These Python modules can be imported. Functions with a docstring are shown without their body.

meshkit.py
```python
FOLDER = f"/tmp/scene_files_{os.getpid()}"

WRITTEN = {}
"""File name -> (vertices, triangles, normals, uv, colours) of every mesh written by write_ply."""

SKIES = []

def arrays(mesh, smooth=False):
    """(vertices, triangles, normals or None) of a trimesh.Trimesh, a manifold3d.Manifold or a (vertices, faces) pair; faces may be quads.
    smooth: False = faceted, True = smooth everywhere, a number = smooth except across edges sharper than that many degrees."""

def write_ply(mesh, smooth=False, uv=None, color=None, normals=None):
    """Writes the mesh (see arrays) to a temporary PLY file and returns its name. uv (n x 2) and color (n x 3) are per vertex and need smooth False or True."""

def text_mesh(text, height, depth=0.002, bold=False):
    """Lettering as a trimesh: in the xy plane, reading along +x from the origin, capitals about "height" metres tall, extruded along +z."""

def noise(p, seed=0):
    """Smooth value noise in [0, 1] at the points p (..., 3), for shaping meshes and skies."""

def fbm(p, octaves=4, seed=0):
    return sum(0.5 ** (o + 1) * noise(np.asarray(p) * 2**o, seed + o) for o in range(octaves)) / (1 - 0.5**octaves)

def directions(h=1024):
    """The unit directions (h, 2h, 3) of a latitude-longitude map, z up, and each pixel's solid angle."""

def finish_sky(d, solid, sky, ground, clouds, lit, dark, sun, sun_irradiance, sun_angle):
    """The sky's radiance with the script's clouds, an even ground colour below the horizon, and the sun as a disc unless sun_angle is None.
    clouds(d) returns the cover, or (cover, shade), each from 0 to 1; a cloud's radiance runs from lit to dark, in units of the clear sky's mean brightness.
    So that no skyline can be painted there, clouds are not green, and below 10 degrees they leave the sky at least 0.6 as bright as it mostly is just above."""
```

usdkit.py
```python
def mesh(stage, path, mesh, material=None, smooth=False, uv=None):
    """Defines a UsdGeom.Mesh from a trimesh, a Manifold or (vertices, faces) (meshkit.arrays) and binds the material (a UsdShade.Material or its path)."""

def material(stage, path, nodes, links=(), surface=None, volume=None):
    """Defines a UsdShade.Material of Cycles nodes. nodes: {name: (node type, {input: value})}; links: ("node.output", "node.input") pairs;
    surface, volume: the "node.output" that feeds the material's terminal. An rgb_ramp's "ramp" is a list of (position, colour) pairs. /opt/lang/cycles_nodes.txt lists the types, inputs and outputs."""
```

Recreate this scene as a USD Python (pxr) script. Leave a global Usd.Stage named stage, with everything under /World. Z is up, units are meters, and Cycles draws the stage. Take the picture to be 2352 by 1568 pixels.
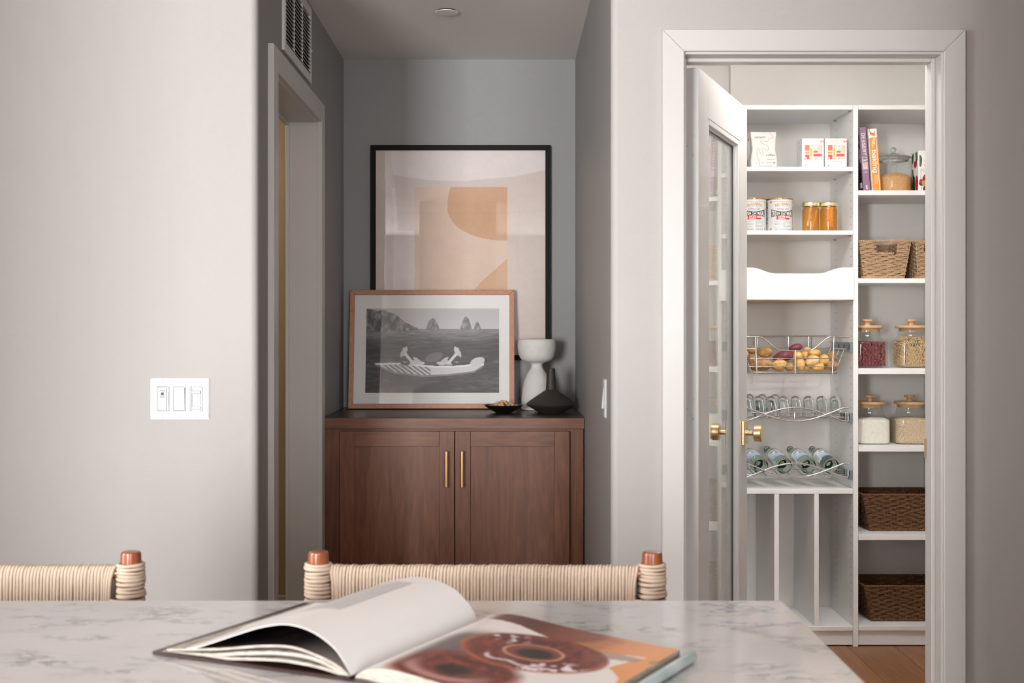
import math, random
import numpy as np, trimesh
from shapely.geometry import Polygon, box as sbox, Point
from pxr import Usd, UsdGeom, UsdLux, UsdShade, Gf, Sdf, Vt
import usdkit, meshkit

stage = Usd.Stage.CreateInMemory()
UsdGeom.SetStageUpAxis(stage, UsdGeom.Tokens.z)
UsdGeom.SetStageMetersPerUnit(stage, 1.0)
stage.SetDefaultPrim(UsdGeom.Xform.Define(stage, '/World').GetPrim())
UsdGeom.Scope.Define(stage, '/World/Looks')
PI = math.pi
R = random.Random(7)
RN = np.random.RandomState(11)

# ---------------------------------------------------------------- camera, lights, exposure
EYE = 1.266                      # eye height, metres
cam = UsdGeom.Camera.Define(stage, '/World/camera')
cam.CreateHorizontalApertureAttr(36.0)
cam.CreateFocalLengthAttr(36.0 * 2790 / 2352)
cam.CreateHorizontalApertureOffsetAttr(0.168)
cam.CreateVerticalApertureOffsetAttr(-0.413)
cam.CreateFStopAttr(9.0)
cam.CreateFocusDistanceAttr(3.7)
cam.CreateClippingRangeAttr(Gf.Vec2f(0.05, 100))
cam.CreateExposureAttr(0.08)
cx_ = UsdGeom.Xformable(cam)
cx_.AddTranslateOp().Set(Gf.Vec3d(0, 0, EYE))
cx_.AddRotateXOp().Set(90.0)

def rect_light(name, pos, target, w, h, power, color):
    l = UsdLux.RectLight.Define(stage, '/World/' + name)
    l.CreateWidthAttr(w); l.CreateHeightAttr(h); l.CreateIntensityAttr(power); l.CreateColorAttr(Gf.Vec3f(*color))
    m = Gf.Matrix4d().SetLookAt(Gf.Vec3d(*pos), Gf.Vec3d(*target), Gf.Vec3d(0, 0, 1)).GetInverse()
    UsdGeom.Xformable(l).AddTransformOp().Set(m)
    return l

# daylight through the sliding door in the left wall, the rear window, and the pantry's ceiling lamp
rect_light('slider_daylight', (-4.97, -2.8, 1.11), (0, -2.8, 1.11), 3.1, 2.0, 6.0, (0.96, 0.985, 1.0))
rect_light('side_window_daylight', (-4.97, 0.10, 1.25), (0, 0.10, 1.25), 1.9, 1.7, 19.0, (0.96, 0.985, 1.0))
rect_light('rear_window_daylight', (1.15, -4.47, 1.55), (1.15, 0, 1.55), 1.0, 1.3, 34.0, (0.96, 0.985, 1.0))
rect_light('rear_slider_daylight', (-2.45, -4.47, 1.20), (-2.45, 0, 1.20), 1.25, 1.95, 72.0, (0.96, 0.985, 1.0))
isl_l = UsdLux.DiskLight.Define(stage, '/World/island_lamp_light'); isl_l.CreateRadiusAttr(0.17); isl_l.CreateIntensityAttr(11.0); isl_l.CreateColorAttr(Gf.Vec3f(1.0, 0.985, 0.965))  # added unseen lamp that brightens the worktop and the book
UsdGeom.Xformable(isl_l).AddTranslateOp().Set(Gf.Vec3d(0.56, 1.0, 2.372))
def globe_light(name, pos, r, power, color):
    l = UsdLux.SphereLight.Define(stage, '/World/' + name); l.CreateRadiusAttr(r); l.CreateIntensityAttr(power); l.CreateColorAttr(Gf.Vec3f(*color))
    UsdGeom.Xformable(l).AddTranslateOp().Set(Gf.Vec3d(*pos))
globe_light('pantry_lamp_light', (0.92, 3.92, 2.275), 0.085, 54.0, (1.0, 0.985, 0.965))
sp_l = UsdLux.SphereLight.Define(stage, '/World/pantry_spot_light'); sp_l.CreateRadiusAttr(0.13); sp_l.CreateIntensityAttr(62.0); sp_l.CreateColorAttr(Gf.Vec3f(1.0, 0.98, 0.955))  # added unseen spot that lifts the light on the lower shelves
_sh = UsdLux.ShapingAPI.Apply(sp_l.GetPrim()); _sh.CreateShapingConeAngleAttr(33.0); _sh.CreateShapingConeSoftnessAttr(0.9)
UsdGeom.Xformable(sp_l).AddTransformOp().Set(Gf.Matrix4d().SetLookAt(Gf.Vec3d(1.20, 3.68, 2.34), Gf.Vec3d(1.32, 4.86, 0.55), Gf.Vec3d(0, 0, 1)).GetInverse())
globe_light('hall_lamp_light', (-1.65, 4.45, 2.20), 0.08, 40.0, (1.0, 0.80, 0.55))

# ---------------------------------------------------------------- materials
_T = Sdf.ValueTypeNames
def mat(name, nodes, links, surface='p.BSDF'):
    return usdkit.material(stage, '/World/Looks/' + name, nodes, links, surface=surface)

def plain(name, color, rough=0.5, **kw):
    return mat(name, {'p': ('principled_bsdf', {'base_color': color, 'roughness': rough, **kw})}, [])

def paint(name, color, rough=0.55, scale=260.0, dist=0.0006, detail=2.0, strength=0.6):
    return mat(name, {'c': ('texture_coordinate', {}), 'n': ('noise_texture', {'scale': scale, 'detail': detail, 'roughness': 0.5}),
                      'b': ('bump', {'strength': strength, 'distance': dist}),
                      'p': ('principled_bsdf', {'base_color': color, 'roughness': rough, 'specular_ior_level': 0.3})},
               [('c.object', 'n.vector'), ('n.fac', 'b.height'), ('b.normal', 'p.normal')])

def wood(name, c0, c1, scale=(30, 30, 2.2), rough=0.4, dist=2.0, nscale=1.0, fine=0.25, bump=0.0002, coat=0.0):
    """Grain runs along the axis with the small scale."""
    return mat(name, {'c': ('texture_coordinate', {}), 'o': ('object_info', {}), 'sh': ('vector_math', {'math_type': 'scale', 'scale': 7.0, 'vector1': (1, 1, 1)}),
                      'rs': ('vector_math', {'math_type': 'scale'}), 'ad': ('vector_math', {'math_type': 'add'}),
                      'm': ('mapping', {'scale': scale}),
                      'n': ('noise_texture', {'scale': nscale, 'detail': 5.0, 'roughness': 0.6, 'distortion': dist}),
                      'm2': ('mapping', {'scale': tuple(7 * s for s in scale)}),
                      'n2': ('noise_texture', {'scale': nscale, 'detail': 3.0, 'roughness': 0.6}),
                      'mx': ('mix_float', {'fac': fine}),
                      'r': ('rgb_ramp', {'ramp': [(0.25, c0), (0.75, c1)]}),
                      'b': ('bump', {'strength': 0.4, 'distance': bump}),
                      'p': ('principled_bsdf', {'roughness': rough, 'coat_weight': coat, 'coat_roughness': 0.2})},
               [('o.random', 'rs.scale'), ('sh.vector', 'rs.vector1'), ('c.object', 'ad.vector1'), ('rs.vector', 'ad.vector2'),
                ('ad.vector', 'm.vector'), ('m.vector', 'n.vector'), ('ad.vector', 'm2.vector'), ('m2.vector', 'n2.vector'),
                ('n.fac', 'mx.a'), ('n2.fac', 'mx.b'), ('mx.result', 'r.fac'), ('r.color', 'p.base_color'), ('mx.result', 'b.height'), ('b.normal', 'p.normal')])

def mottled(name, c0, c1, scale=40.0, rough=0.6, lo=0.3, hi=0.7, bump=0.0003, detail=3.0, **kw):
    return mat(name, {'c': ('texture_coordinate', {}), 'n': ('noise_texture', {'scale': scale, 'detail': detail}),
                      'r': ('rgb_ramp', {'ramp': [(lo, c0), (hi, c1)]}), 'b': ('bump', {'strength': 0.5, 'distance': bump}),
                      'p': ('principled_bsdf', {'roughness': rough, **kw})},
               [('c.object', 'n.vector'), ('n.fac', 'r.fac'), ('r.color', 'p.base_color'), ('n.fac', 'b.height'), ('b.normal', 'p.normal')])

def strand(name, c0, c1, rough=0.7, twist=700.0):
    """Plant fibre: each strand (mesh island) has its own tone, with fine fibres."""
    return mat(name, {'g': ('geometry', {}), 'c': ('texture_coordinate', {}), 'n': ('noise_texture', {'scale': twist, 'detail': 2.0}),
                      'mx': ('mix_float', {'fac': 0.5}), 'r': ('rgb_ramp', {'ramp': [(0.2, c0), (0.8, c1)]}),
                      'b': ('bump', {'strength': 0.7, 'distance': 0.0012}), 'p': ('principled_bsdf', {'roughness': rough, 'specular_ior_level': 0.3})},
               [('c.object', 'n.vector'), ('g.random_per_island', 'mx.a'), ('n.fac', 'mx.b'), ('mx.result', 'r.fac'), ('r.color', 'p.base_color'),
                ('n.fac', 'b.height'), ('b.normal', 'p.normal')])

def pane(name, tint=(1, 1, 1), base=0.04, rough=0.02, gain=1.0):
    """Thin glass: reflects more at grazing angles, lets light straight through."""
    return mat(name, {'l': ('layer_weight', {'blend': 0.5}), 'pw': ('math', {'math_type': 'power', 'value2': 5.0}),
                      'ma': ('math', {'math_type': 'multiply_add', 'value2': (1 - base) * gain, 'value3': base, 'use_clamp': True}),
                      't': ('transparent_bsdf', {'color': tint}), 'gl': ('glossy_bsdf', {'color': (1, 1, 1), 'roughness': rough}), 'x': ('mix_closure', {})},
               [('l.facing', 'pw.value1'), ('pw.value', 'ma.value1'), ('ma.value', 'x.fac'), ('t.BSDF', 'x.closure1'), ('gl.BSDF', 'x.closure2')], surface='x.closure')

def vcol(name, rough=0.5, **kw):
    return mat(name, {'a': ('attribute', {'attribute': 'Col'}), 'p': ('principled_bsdf', {'roughness': rough, **kw})}, [('a.color', 'p.base_color')])

def lin(*c):
    """sRGB 0..255 to linear."""
    c = np.asarray(c if len(c) == 3 else c[0], float) / 255
    return tuple(np.where(c <= 0.04045, c / 12.92, ((c + 0.055) / 1.055) ** 2.4))

# ---------------------------------------------------------------- mesh helpers
def join(*ms):
    flat = []
    for m in ms:
        flat += list(m) if isinstance(m, (list, tuple)) else [m]
    return trimesh.util.concatenate(flat) if len(flat) > 1 else flat[0]

def box(x0, x1, y0, y1, z0, z1, bev=0.0):
    if bev <= 0:
        m = trimesh.creation.box([x1 - x0, y1 - y0, z1 - z0])
        m.apply_translation([(x0 + x1) / 2, (y0 + y1) / 2, (z0 + z1) / 2]); return m
    b = min(bev, (x1 - x0) * .45, (y1 - y0) * .45, (z1 - z0) * .45)
    pts = []
    for x, sx in ((x0, 1), (x1, -1)):
        for y, sy in ((y0, 1), (y1, -1)):
            for z, sz in ((z0, 1), (z1, -1)):
                pts += [(x, y + sy * b, z + sz * b), (x + sx * b, y, z + sz * b), (x + sx * b, y + sy * b, z)]
    return trimesh.convex.convex_hull(np.array(pts))

def cyl(r, z0, z1, n=24, bev=0.0, at=(0, 0)):
    if bev: prof = [(0, z0), (r - bev, z0), (r, z0 + bev), (r, z1 - bev), (r - bev, z1), (0, z1)]
    else: prof = [(0, z0), (r, z0), (r, z1), (0, z1)]
    return mv(lathe(prof, n), at[0], at[1], 0)

def lathe(prof, n=32):
    m = trimesh.creation.revolve(np.array(prof, float), sections=n)
    return m

def mv(m, x=0, y=0, z=0):
    m = m.copy(); m.apply_translation([x, y, z]); return m

def rot(m, deg, axis=(0, 0, 1), at=(0, 0, 0)):
    m = m.copy(); m.apply_transform(trimesh.transformations.rotation_matrix(math.radians(deg), axis, at)); return m

def extr(poly, h, z0=0.0):
    """A shapely polygon in xy extruded along z."""
    ps = getattr(poly, 'geoms', [poly])
    m = join([trimesh.creation.extrude_polygon(p, h, engine='earcut') for p in ps]); m.apply_translation([0, 0, z0]); return m

def upright(m):
    """xy drawing to the xz plane facing the camera (thickness goes towards -y)."""
    m = m.copy(); v = m.vertices.copy(); m.vertices = np.stack([v[:, 0], -v[:, 2], v[:, 1]], 1); return m

def tube(pts, r, n=6, closed=False, caps=True):
    p = np.asarray(pts, float); k = len(p); r = np.broadcast_to(r, (k,))
    if closed: t = np.roll(p, -1, 0) - np.roll(p, 1, 0)
    else: t = np.gradient(p, axis=0)
    t /= np.linalg.norm(t, axis=1, keepdims=True) + 1e-12
    a = np.zeros_like(p); ref = np.array([0, 0, 1.0]) if abs(t[0, 2]) < .9 else np.array([1.0, 0, 0])
    a[0] = np.cross(t[0], ref); a[0] /= np.linalg.norm(a[0])
    for i in range(1, k):
        q = a[i - 1] - t[i] * np.dot(a[i - 1], t[i]); a[i] = q / (np.linalg.norm(q) + 1e-12)
    b = np.cross(t, a); ang = np.arange(n) * 2 * PI / n
    v = p[:, None] + r[:, None, None] * (np.cos(ang)[None, :, None] * a[:, None] + np.sin(ang)[None, :, None] * b[:, None])
    v = v.reshape(-1, 3); kk = k if closed else k - 1
    i, j = np.meshgrid(np.arange(kk), np.arange(n), indexing='ij'); i2 = (i + 1) % k
    f = np.stack([i * n + j, i * n + (j + 1) % n, i2 * n + (j + 1) % n, i2 * n + j], -1).reshape(-1, 4)
    f = np.vstack([f[:, [0, 1, 2]], f[:, [0, 2, 3]]])
    if caps and not closed:
        v = np.vstack([v, p[0], p[-1]]); c0, c1 = k * n, k * n + 1; jj = np.arange(n)
        f = np.vstack([f, np.stack([np.full(n, c0), (jj + 1) % n, jj], 1), np.stack([np.full(n, c1), (k - 1) * n + jj, (k - 1) * n + (jj + 1) % n], 1)])
    return trimesh.Trimesh(v, f, process=False)

def smooth_path(pts, m=6):
    """Catmull-Rom through the points."""
    p = np.asarray(pts, float); p = np.vstack([2 * p[0] - p[1], p, 2 * p[-1] - p[-2]]); out = []
    for i in range(1, len(p) - 2):
        for t in np.linspace(0, 1, m, endpoint=False):
            a, b, c, d = p[i - 1], p[i], p[i + 1], p[i + 2]
            out.append(.5 * (2 * b + (c - a) * t + (2 * a - 5 * b + 4 * c - d) * t * t + (3 * b - a - 3 * c + d) * t ** 3))
    out.append(p[-2]); return np.array(out)

def round_corners(pts, r, m=4):
    p = [np.asarray(q, float) for q in pts]; out = [p[0]]
    for a, b, c in zip(p, p[1:], p[2:]):
        u, v = a - b, c - b; lu, lv = np.linalg.norm(u), np.linalg.norm(v); q = min(r, lu * .45, lv * .45)
        s, e = b + u / lu * q, b + v / lv * q
        for t in np.linspace(0, 1, m): out.append((1 - t) ** 2 * s + 2 * t * (1 - t) * b + t * t * e)
    return np.array(out + [p[-1]])

def loft(rings, caps=True):
    """Rings: list of (n,3) arrays of the same n."""
    k, n = len(rings), len(rings[0]); v = np.vstack(rings)
    i, j = np.meshgrid(np.arange(k - 1), np.arange(n), indexing='ij')
    f = np.stack([i * n + j, i * n + (j + 1) % n, (i + 1) * n + (j + 1) % n, (i + 1) * n + j], -1).reshape(-1, 4)
    f = np.vstack([f[:, [0, 1, 2]], f[:, [0, 2, 3]]])
    if caps:
        v = np.vstack([v, rings[0].mean(0), rings[-1].mean(0)]); c0, c1 = k * n, k * n + 1; jj = np.arange(n)
        f = np.vstack([f, np.stack([np.full(n, c0), (jj + 1) % n, jj], 1), np.stack([np.full(n, c1), (k - 1) * n + jj, (k - 1) * n + (jj + 1) % n], 1)])
    return trimesh.Trimesh(v, f, process=False)

def rrect(w, d, r, z, n=6):
    """Ring of a rounded rectangle w x d about the origin at height z, counter-clockwise."""
    r = min(r, w * .499, d * .499); out = []
    for (cx, cy, a0) in ((w / 2 - r, d / 2 - r, 0), (-w / 2 + r, d / 2 - r, 90), (-w / 2 + r, -d / 2 + r, 180), (w / 2 - r, -d / 2 + r, 270)):
        for a in np.linspace(a0, a0 + 90, n): out.append((cx + r * math.cos(math.radians(a)), cy + r * math.sin(math.radians(a)), z))
    return np.array(out)

def grid(nu, nv, fn):
    """Surface from fn(u, v) (arrays 0..1) to (x, y, z)."""
    u, v = np.meshgrid(np.linspace(0, 1, nu), np.linspace(0, 1, nv)); p = np.stack(fn(u, v), -1).reshape(-1, 3)
    i, j = np.meshgrid(np.arange(nv - 1), np.arange(nu - 1), indexing='ij'); a = i * nu + j
    f = np.stack([a, a + 1, a + nu + 1, a + nu], -1).reshape(-1, 4)
    return trimesh.Trimesh(p, np.vstack([f[:, [0, 1, 2]], f[:, [0, 2, 3]]]), process=False), u.ravel(), v.ravel()

def text(s, h, bold=False, depth=0.0003, width=None, center=False):
    m = meshkit.text_mesh(s, h, depth, bold)
    if width: m.vertices[:, 0] *= width / (m.bounds[1, 0] - m.bounds[0, 0])
    if center: m.apply_translation([-(m.bounds[0, 0] + m.bounds[1, 0]) / 2, 0, 0])
    return m

# ---------------------------------------------------------------- scene helpers
_used = {}
def fresh(parent, name):
    k = (parent, name); n = _used.get(k, 0); _used[k] = n + 1
    return parent + '/' + (name if n == 0 else f'{name}_{n:03d}')

def tag(p, label=None, cat=None, group=None, kind=None):
    for k, v in (('label', label), ('category', cat), ('group', group), ('kind', kind)):
        if v: p.SetCustomDataByKey(k, v)
    return p

def place(prim, m):
    UsdGeom.Xformable(prim).AddTransformOp().Set(Gf.Matrix4d(*[float(x) for x in np.asarray(m).T.ravel()]))

def M(x=0, y=0, z=0, rz=0, rx=0, ry=0, s=1):
    t = trimesh.transformations
    m = t.translation_matrix([x, y, z]) @ t.rotation_matrix(math.radians(rz), [0, 0, 1]) @ t.rotation_matrix(math.radians(ry), [0, 1, 0]) @ t.rotation_matrix(math.radians(rx), [1, 0, 0])
    return m @ np.diag([s, s, s, 1])

def thing(name, label, cat, at=None, group=None, kind=None):
    x = UsdGeom.Xform.Define(stage, fresh('/World', name)); p = x.GetPrim()
    place(p, np.eye(4) if at is None else (at if np.ndim(at) == 2 else M(*at)))
    return tag(p, label, cat, group, kind)

def part(parent, name, mesh, material, smooth=30, label=None, kind=None, col=None, uv=None):
    pp = parent if isinstance(parent, str) else str(parent.GetPath())
    m = usdkit.mesh(stage, fresh(pp, name), mesh, material, smooth=smooth)
    if col is not None:
        UsdGeom.PrimvarsAPI(m).CreatePrimvar('Col', _T.Color3fArray, 'vertex').Set(Vt.Vec3fArray.FromNumpy(np.asarray(col, np.float32)))
    return tag(m.GetPrim(), label, None, None, kind)

def group_part(parent, name, label=None, kind=None):
    x = UsdGeom.Xform.Define(stage, fresh(str(parent.GetPath()), name)); return tag(x.GetPrim(), label, None, None, kind)

def solo(name, mesh, material, label, cat, group=None, kind=None, smooth=30, at=None, col=None):
    p = part('/World', name, mesh, material, smooth, col=col)
    if at is not None: place(p, at if np.ndim(at) == 2 else M(*at))
    return tag(p, label, cat, group, kind)

def struct(name, mesh, material, label, smooth=30):
    return tag(part('/World', name, mesh, material, smooth), label, name.split('_')[0], None, 'structure')

def dup(src, at, label, group=None, name=None):
    x = UsdGeom.Xform.Define(stage, fresh('/World', name or src.GetName().rstrip('0123456789').rstrip('_'))); p = x.GetPrim()
    place(p, at if np.ndim(at) == 2 else M(*at))
    was = src.GetCustomData()
    tag(p, label, was.get('category'), group or was.get('group'))
    p.GetReferences().AddInternalReference(src.GetPath()); p.SetInstanceable(True)
    return p
# ---------------------------------------------------------------- looks of the setting
P_MAIN = paint('main_wall_paint', (0.455, 0.435, 0.419))
P_GREY = paint('alcove_grey_paint', (0.305, 0.300, 0.295))
P_CEIL = paint('ceiling_paint', (0.88, 0.855, 0.83), scale=160, dist=0.001)
P_PANTRY = paint('pantry_wall_paint', (0.84, 0.81, 0.77), scale=200, dist=0.001)
P_TRIM = mat('trim_enamel', {'c': ('texture_coordinate', {}), 'n': ('noise_texture', {'scale': 90.0, 'detail': 1.0}), 'b': ('bump', {'strength': 0.15, 'distance': 0.0004}),
                             'p': ('principled_bsdf', {'base_color': (0.60, 0.584, 0.566), 'roughness': 0.35})},
             [('c.object', 'n.vector'), ('n.fac', 'b.height'), ('b.normal', 'p.normal')])
P_DARKWALL = paint('dark_panel_paint', (0.10, 0.085, 0.075))  # kept dark to cut bounced light on the main wall
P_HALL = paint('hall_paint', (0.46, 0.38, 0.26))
W_FLOOR = [wood('oak_plank_a', lin(112, 72, 44), lin(160, 112, 74), scale=(26, 1.6, 26), rough=0.42, dist=2.5),
           wood('oak_plank_b', lin(100, 64, 40), lin(150, 104, 68), scale=(22, 1.4, 22), rough=0.42, dist=3.0),
           wood('oak_plank_c', lin(120, 80, 50), lin(168, 120, 82), scale=(30, 1.8, 30), rough=0.42, dist=2.0)]
P_SUB = plain('subfloor', (0.10, 0.065, 0.04), 0.9)
BRASS = mat('brushed_brass', {'c': ('texture_coordinate', {}), 'm': ('mapping', {'scale': (30, 30, 900)}), 'n': ('noise_texture', {'scale': 1.0, 'detail': 2.0}),
                              'r': ('map_range', {'from_min': 0.0, 'from_max': 1.0, 'to_min': 0.28, 'to_max': 0.36}),
                              'p': ('principled_bsdf', {'base_color': (0.78, 0.60, 0.34), 'metallic': 1.0})},
            [('c.object', 'm.vector'), ('m.vector', 'n.vector'), ('n.fac', 'r.value'), ('r.result', 'p.roughness')])
SCREW = plain('screw_steel', (0.55, 0.54, 0.53), 0.35, metallic=1.0)
DARK = plain('dark_gap', (0.02, 0.018, 0.016), 0.8)
WHITE_PLASTIC = plain('white_plastic', (0.54, 0.54, 0.54), 0.3)

CEIL = 2.405
def arc(cx, cy, r, a0, a1, n=6):
    return [(cx + r * math.cos(math.radians(a)), cy + r * math.sin(math.radians(a))) for a in np.linspace(a0, a1, n)]

# main wall, with the alcove and the pantry doorway let in
lp = Polygon([(-5.0, 3.35), (-0.71, 3.35)] + arc(-0.71, 3.37, .02, -90, 0) + [(-0.745, 3.375), (-0.745, 3.40), (-0.805, 3.40), (-0.805, 3.464), (-5.0, 3.464)])
rp0 = Polygon([(0.345, 3.464), (0.345, 3.40), (0.32, 3.375), (0.287, 3.37)] + arc(0.307, 3.37, .02, 180, 270) + [(0.478, 3.35), (0.478, 3.464)])
rp1 = Polygon([(1.207, 3.35), (1.83, 3.35), (1.83, 3.464), (1.207, 3.464)])
head = Polygon([(0.478, 3.35), (1.207, 3.35), (1.207, 3.464), (0.478, 3.464)])
struct('wall_back', join(extr(lp, CEIL), extr(rp0, CEIL), extr(rp1, CEIL), extr(head, CEIL - 2.05, 2.05)), P_MAIN, 'warm white textured main wall around the alcove and the pantry doorway')
# alcove
def wall_hole(x0, x1, y0, y1, z1, h0, h1, hz):
    """Slab along y with a door hole from y h0 to h1 and up to hz."""
    return join(box(x0, x1, y0, h0, 0, z1), box(x0, x1, h1, y1, 0, z1), box(x0, x1, h0, h1, hz, z1))
struct('wall_alcove_left', wall_hole(-0.805, -0.69, 3.40, 5.24, CEIL, 3.56, 4.425, 2.055).union(box(-0.745, -0.69, 3.372, 3.41, 0, CEIL)) if False else
       join(wall_hole(-0.805, -0.69, 3.402, 5.24, CEIL, 3.56, 4.425, 2.055), box(-0.745, -0.69, 3.372, 3.402, 0, CEIL)), P_GREY, 'grey left side wall of the alcove with the side doorway and the vent grille')
struct('wall_alcove_right', join(box(0.287, 0.345, 3.402, 5.24, 0, CEIL), box(0.287, 0.318, 3.372, 3.402, 0, CEIL)), P_GREY, 'grey right side wall of the alcove with the light switch')
struct('wall_alcove_back', box(-0.69, 0.287, 5.125, 5.24, 0, CEIL), P_GREY, 'grey end wall of the alcove behind the framed pictures')
# room shell behind the camera
struct('wall_left', join(box(-5.1, -5.0, 1.1, 3.464, 0, CEIL), box(-5.1, -5.0, -1.2, -0.9, 0, CEIL), box(-5.1, -5.0, -0.9, 1.1, 2.14, CEIL), box(-5.1, -5.0, -0.9, 1.1, 0, 0.36), box(-5.1, -5.0, -4.6, -1.2, 2.16, CEIL), box(-5.1, -5.0, -4.6, -4.4, 0, 2.16), box(-5.1, -5.0, -4.4, -1.2, 0, 0.06)), P_MAIN, 'white wall on the left with the sliding door and a window')
struct('wall_right', join(box(1.75, 1.85, -4.6, 3.349, 0, CEIL), box(1.22, 1.75, 1.30, 2.08, 0, CEIL)), P_DARKWALL, 'unseen dark brown right wall with an added block that shades the main wall')  # jutting block added out of view to shade the main wall's right end
struct('wall_rear', join(box(-5.0, -3.15, -4.6, -4.5, 0, CEIL), box(-1.75, 0.60, -4.6, -4.5, 0, CEIL), box(-3.15, -1.75, -4.6, -4.5, 2.22, CEIL), box(-3.15, -1.75, -4.6, -4.5, 0, 0.16), box(1.70, 1.75, -4.6, -4.5, 0, CEIL), box(0.60, 1.70, -4.6, -4.5, 0, 0.86), box(0.60, 1.70, -4.6, -4.5, 2.24, CEIL)), P_MAIN, 'white wall behind the viewer with the window')
struct('wall_dining', box(-2.32, -2.2, 1.75, 3.349, 0, CEIL), P_MAIN, 'added unseen white partition that shades the left end of the main wall')  # added out of view to keep window light off the main wall's left
struct('wall_kitchen', join(box(-0.78, -0.10, -0.74, -0.58, 0, CEIL), box(-2.62, -1.84, -0.10, 0.02, 0, CEIL)), P_MAIN, 'added unseen white partitions behind and left of the viewer that block window light')  # light blockers added out of view, shading parts of the main wall
struct('ceiling', box(-5.1, 1.95, -4.6, 5.45, CEIL, CEIL + 0.1), P_CEIL, 'white textured ceiling')
# window and slider frames with glass
CLEAR = pane('window_glass')
def window(name, axis, lo, hi, z0, z1, at, label, mull):
    w = thing(name, label, 'window', kind='structure'); f = []
    def b(a0, a1, zz0, zz1): return box(a0, a1, at - .03, at + .03, zz0, zz1, .004) if axis == 'x' else box(at - .03, at + .03, a0, a1, zz0, zz1, .004)
    f += [b(lo, hi, z0, z0 + .05), b(lo, hi, z1 - .05, z1)] + [b(m - .025, m + .025, z0 + .05, z1 - .05) for m in [lo + .025] + mull + [hi - .025]]
    part(w, 'window_frame', join(f), WHITE_PLASTIC)
window('window_1', 'y', -4.4, -1.2, 0.06, 2.16, -5.05, 'white framed sliding glass door in the left wall', [-2.8])
window('window_4', 'y', -0.9, 1.1, 0.36, 2.14, -5.05, 'white framed window in the left wall', [0.10])
window('window_2', 'x', 0.60, 1.70, 0.86, 2.24, -4.55, 'white framed window behind the viewer', [1.15])
window('window_3', 'x', -3.15, -1.75, 0.16, 2.22, -4.55, 'white framed glass door behind the viewer', [-2.45])
# pantry room
struct('wall_pantry_left', box(0.345, 0.402, 3.464, 5.30, 0, CEIL), P_PANTRY, 'white left wall of the pantry behind the open door')
struct('wall_pantry_back', join(box(0.956, 1.80, 5.199, 5.35, 0, CEIL), box(0.402, 0.956, 5.245, 5.35, 0, CEIL)), P_PANTRY, 'white back wall of the pantry behind the shelves')
struct('wall_pantry_right', box(1.797, 1.83, 3.464, 5.35, 0, CEIL), P_PANTRY, 'white right wall of the pantry')
# side hall beyond the alcove's doorway
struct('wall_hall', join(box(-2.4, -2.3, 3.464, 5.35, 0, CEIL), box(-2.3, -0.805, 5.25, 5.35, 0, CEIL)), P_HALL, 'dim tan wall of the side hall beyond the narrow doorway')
struct('baseboard_hall', box(-2.3, -0.81, 5.236, 5.25, 0, 0.12, .003), P_TRIM, 'white baseboard in the dim side hall')
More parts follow.
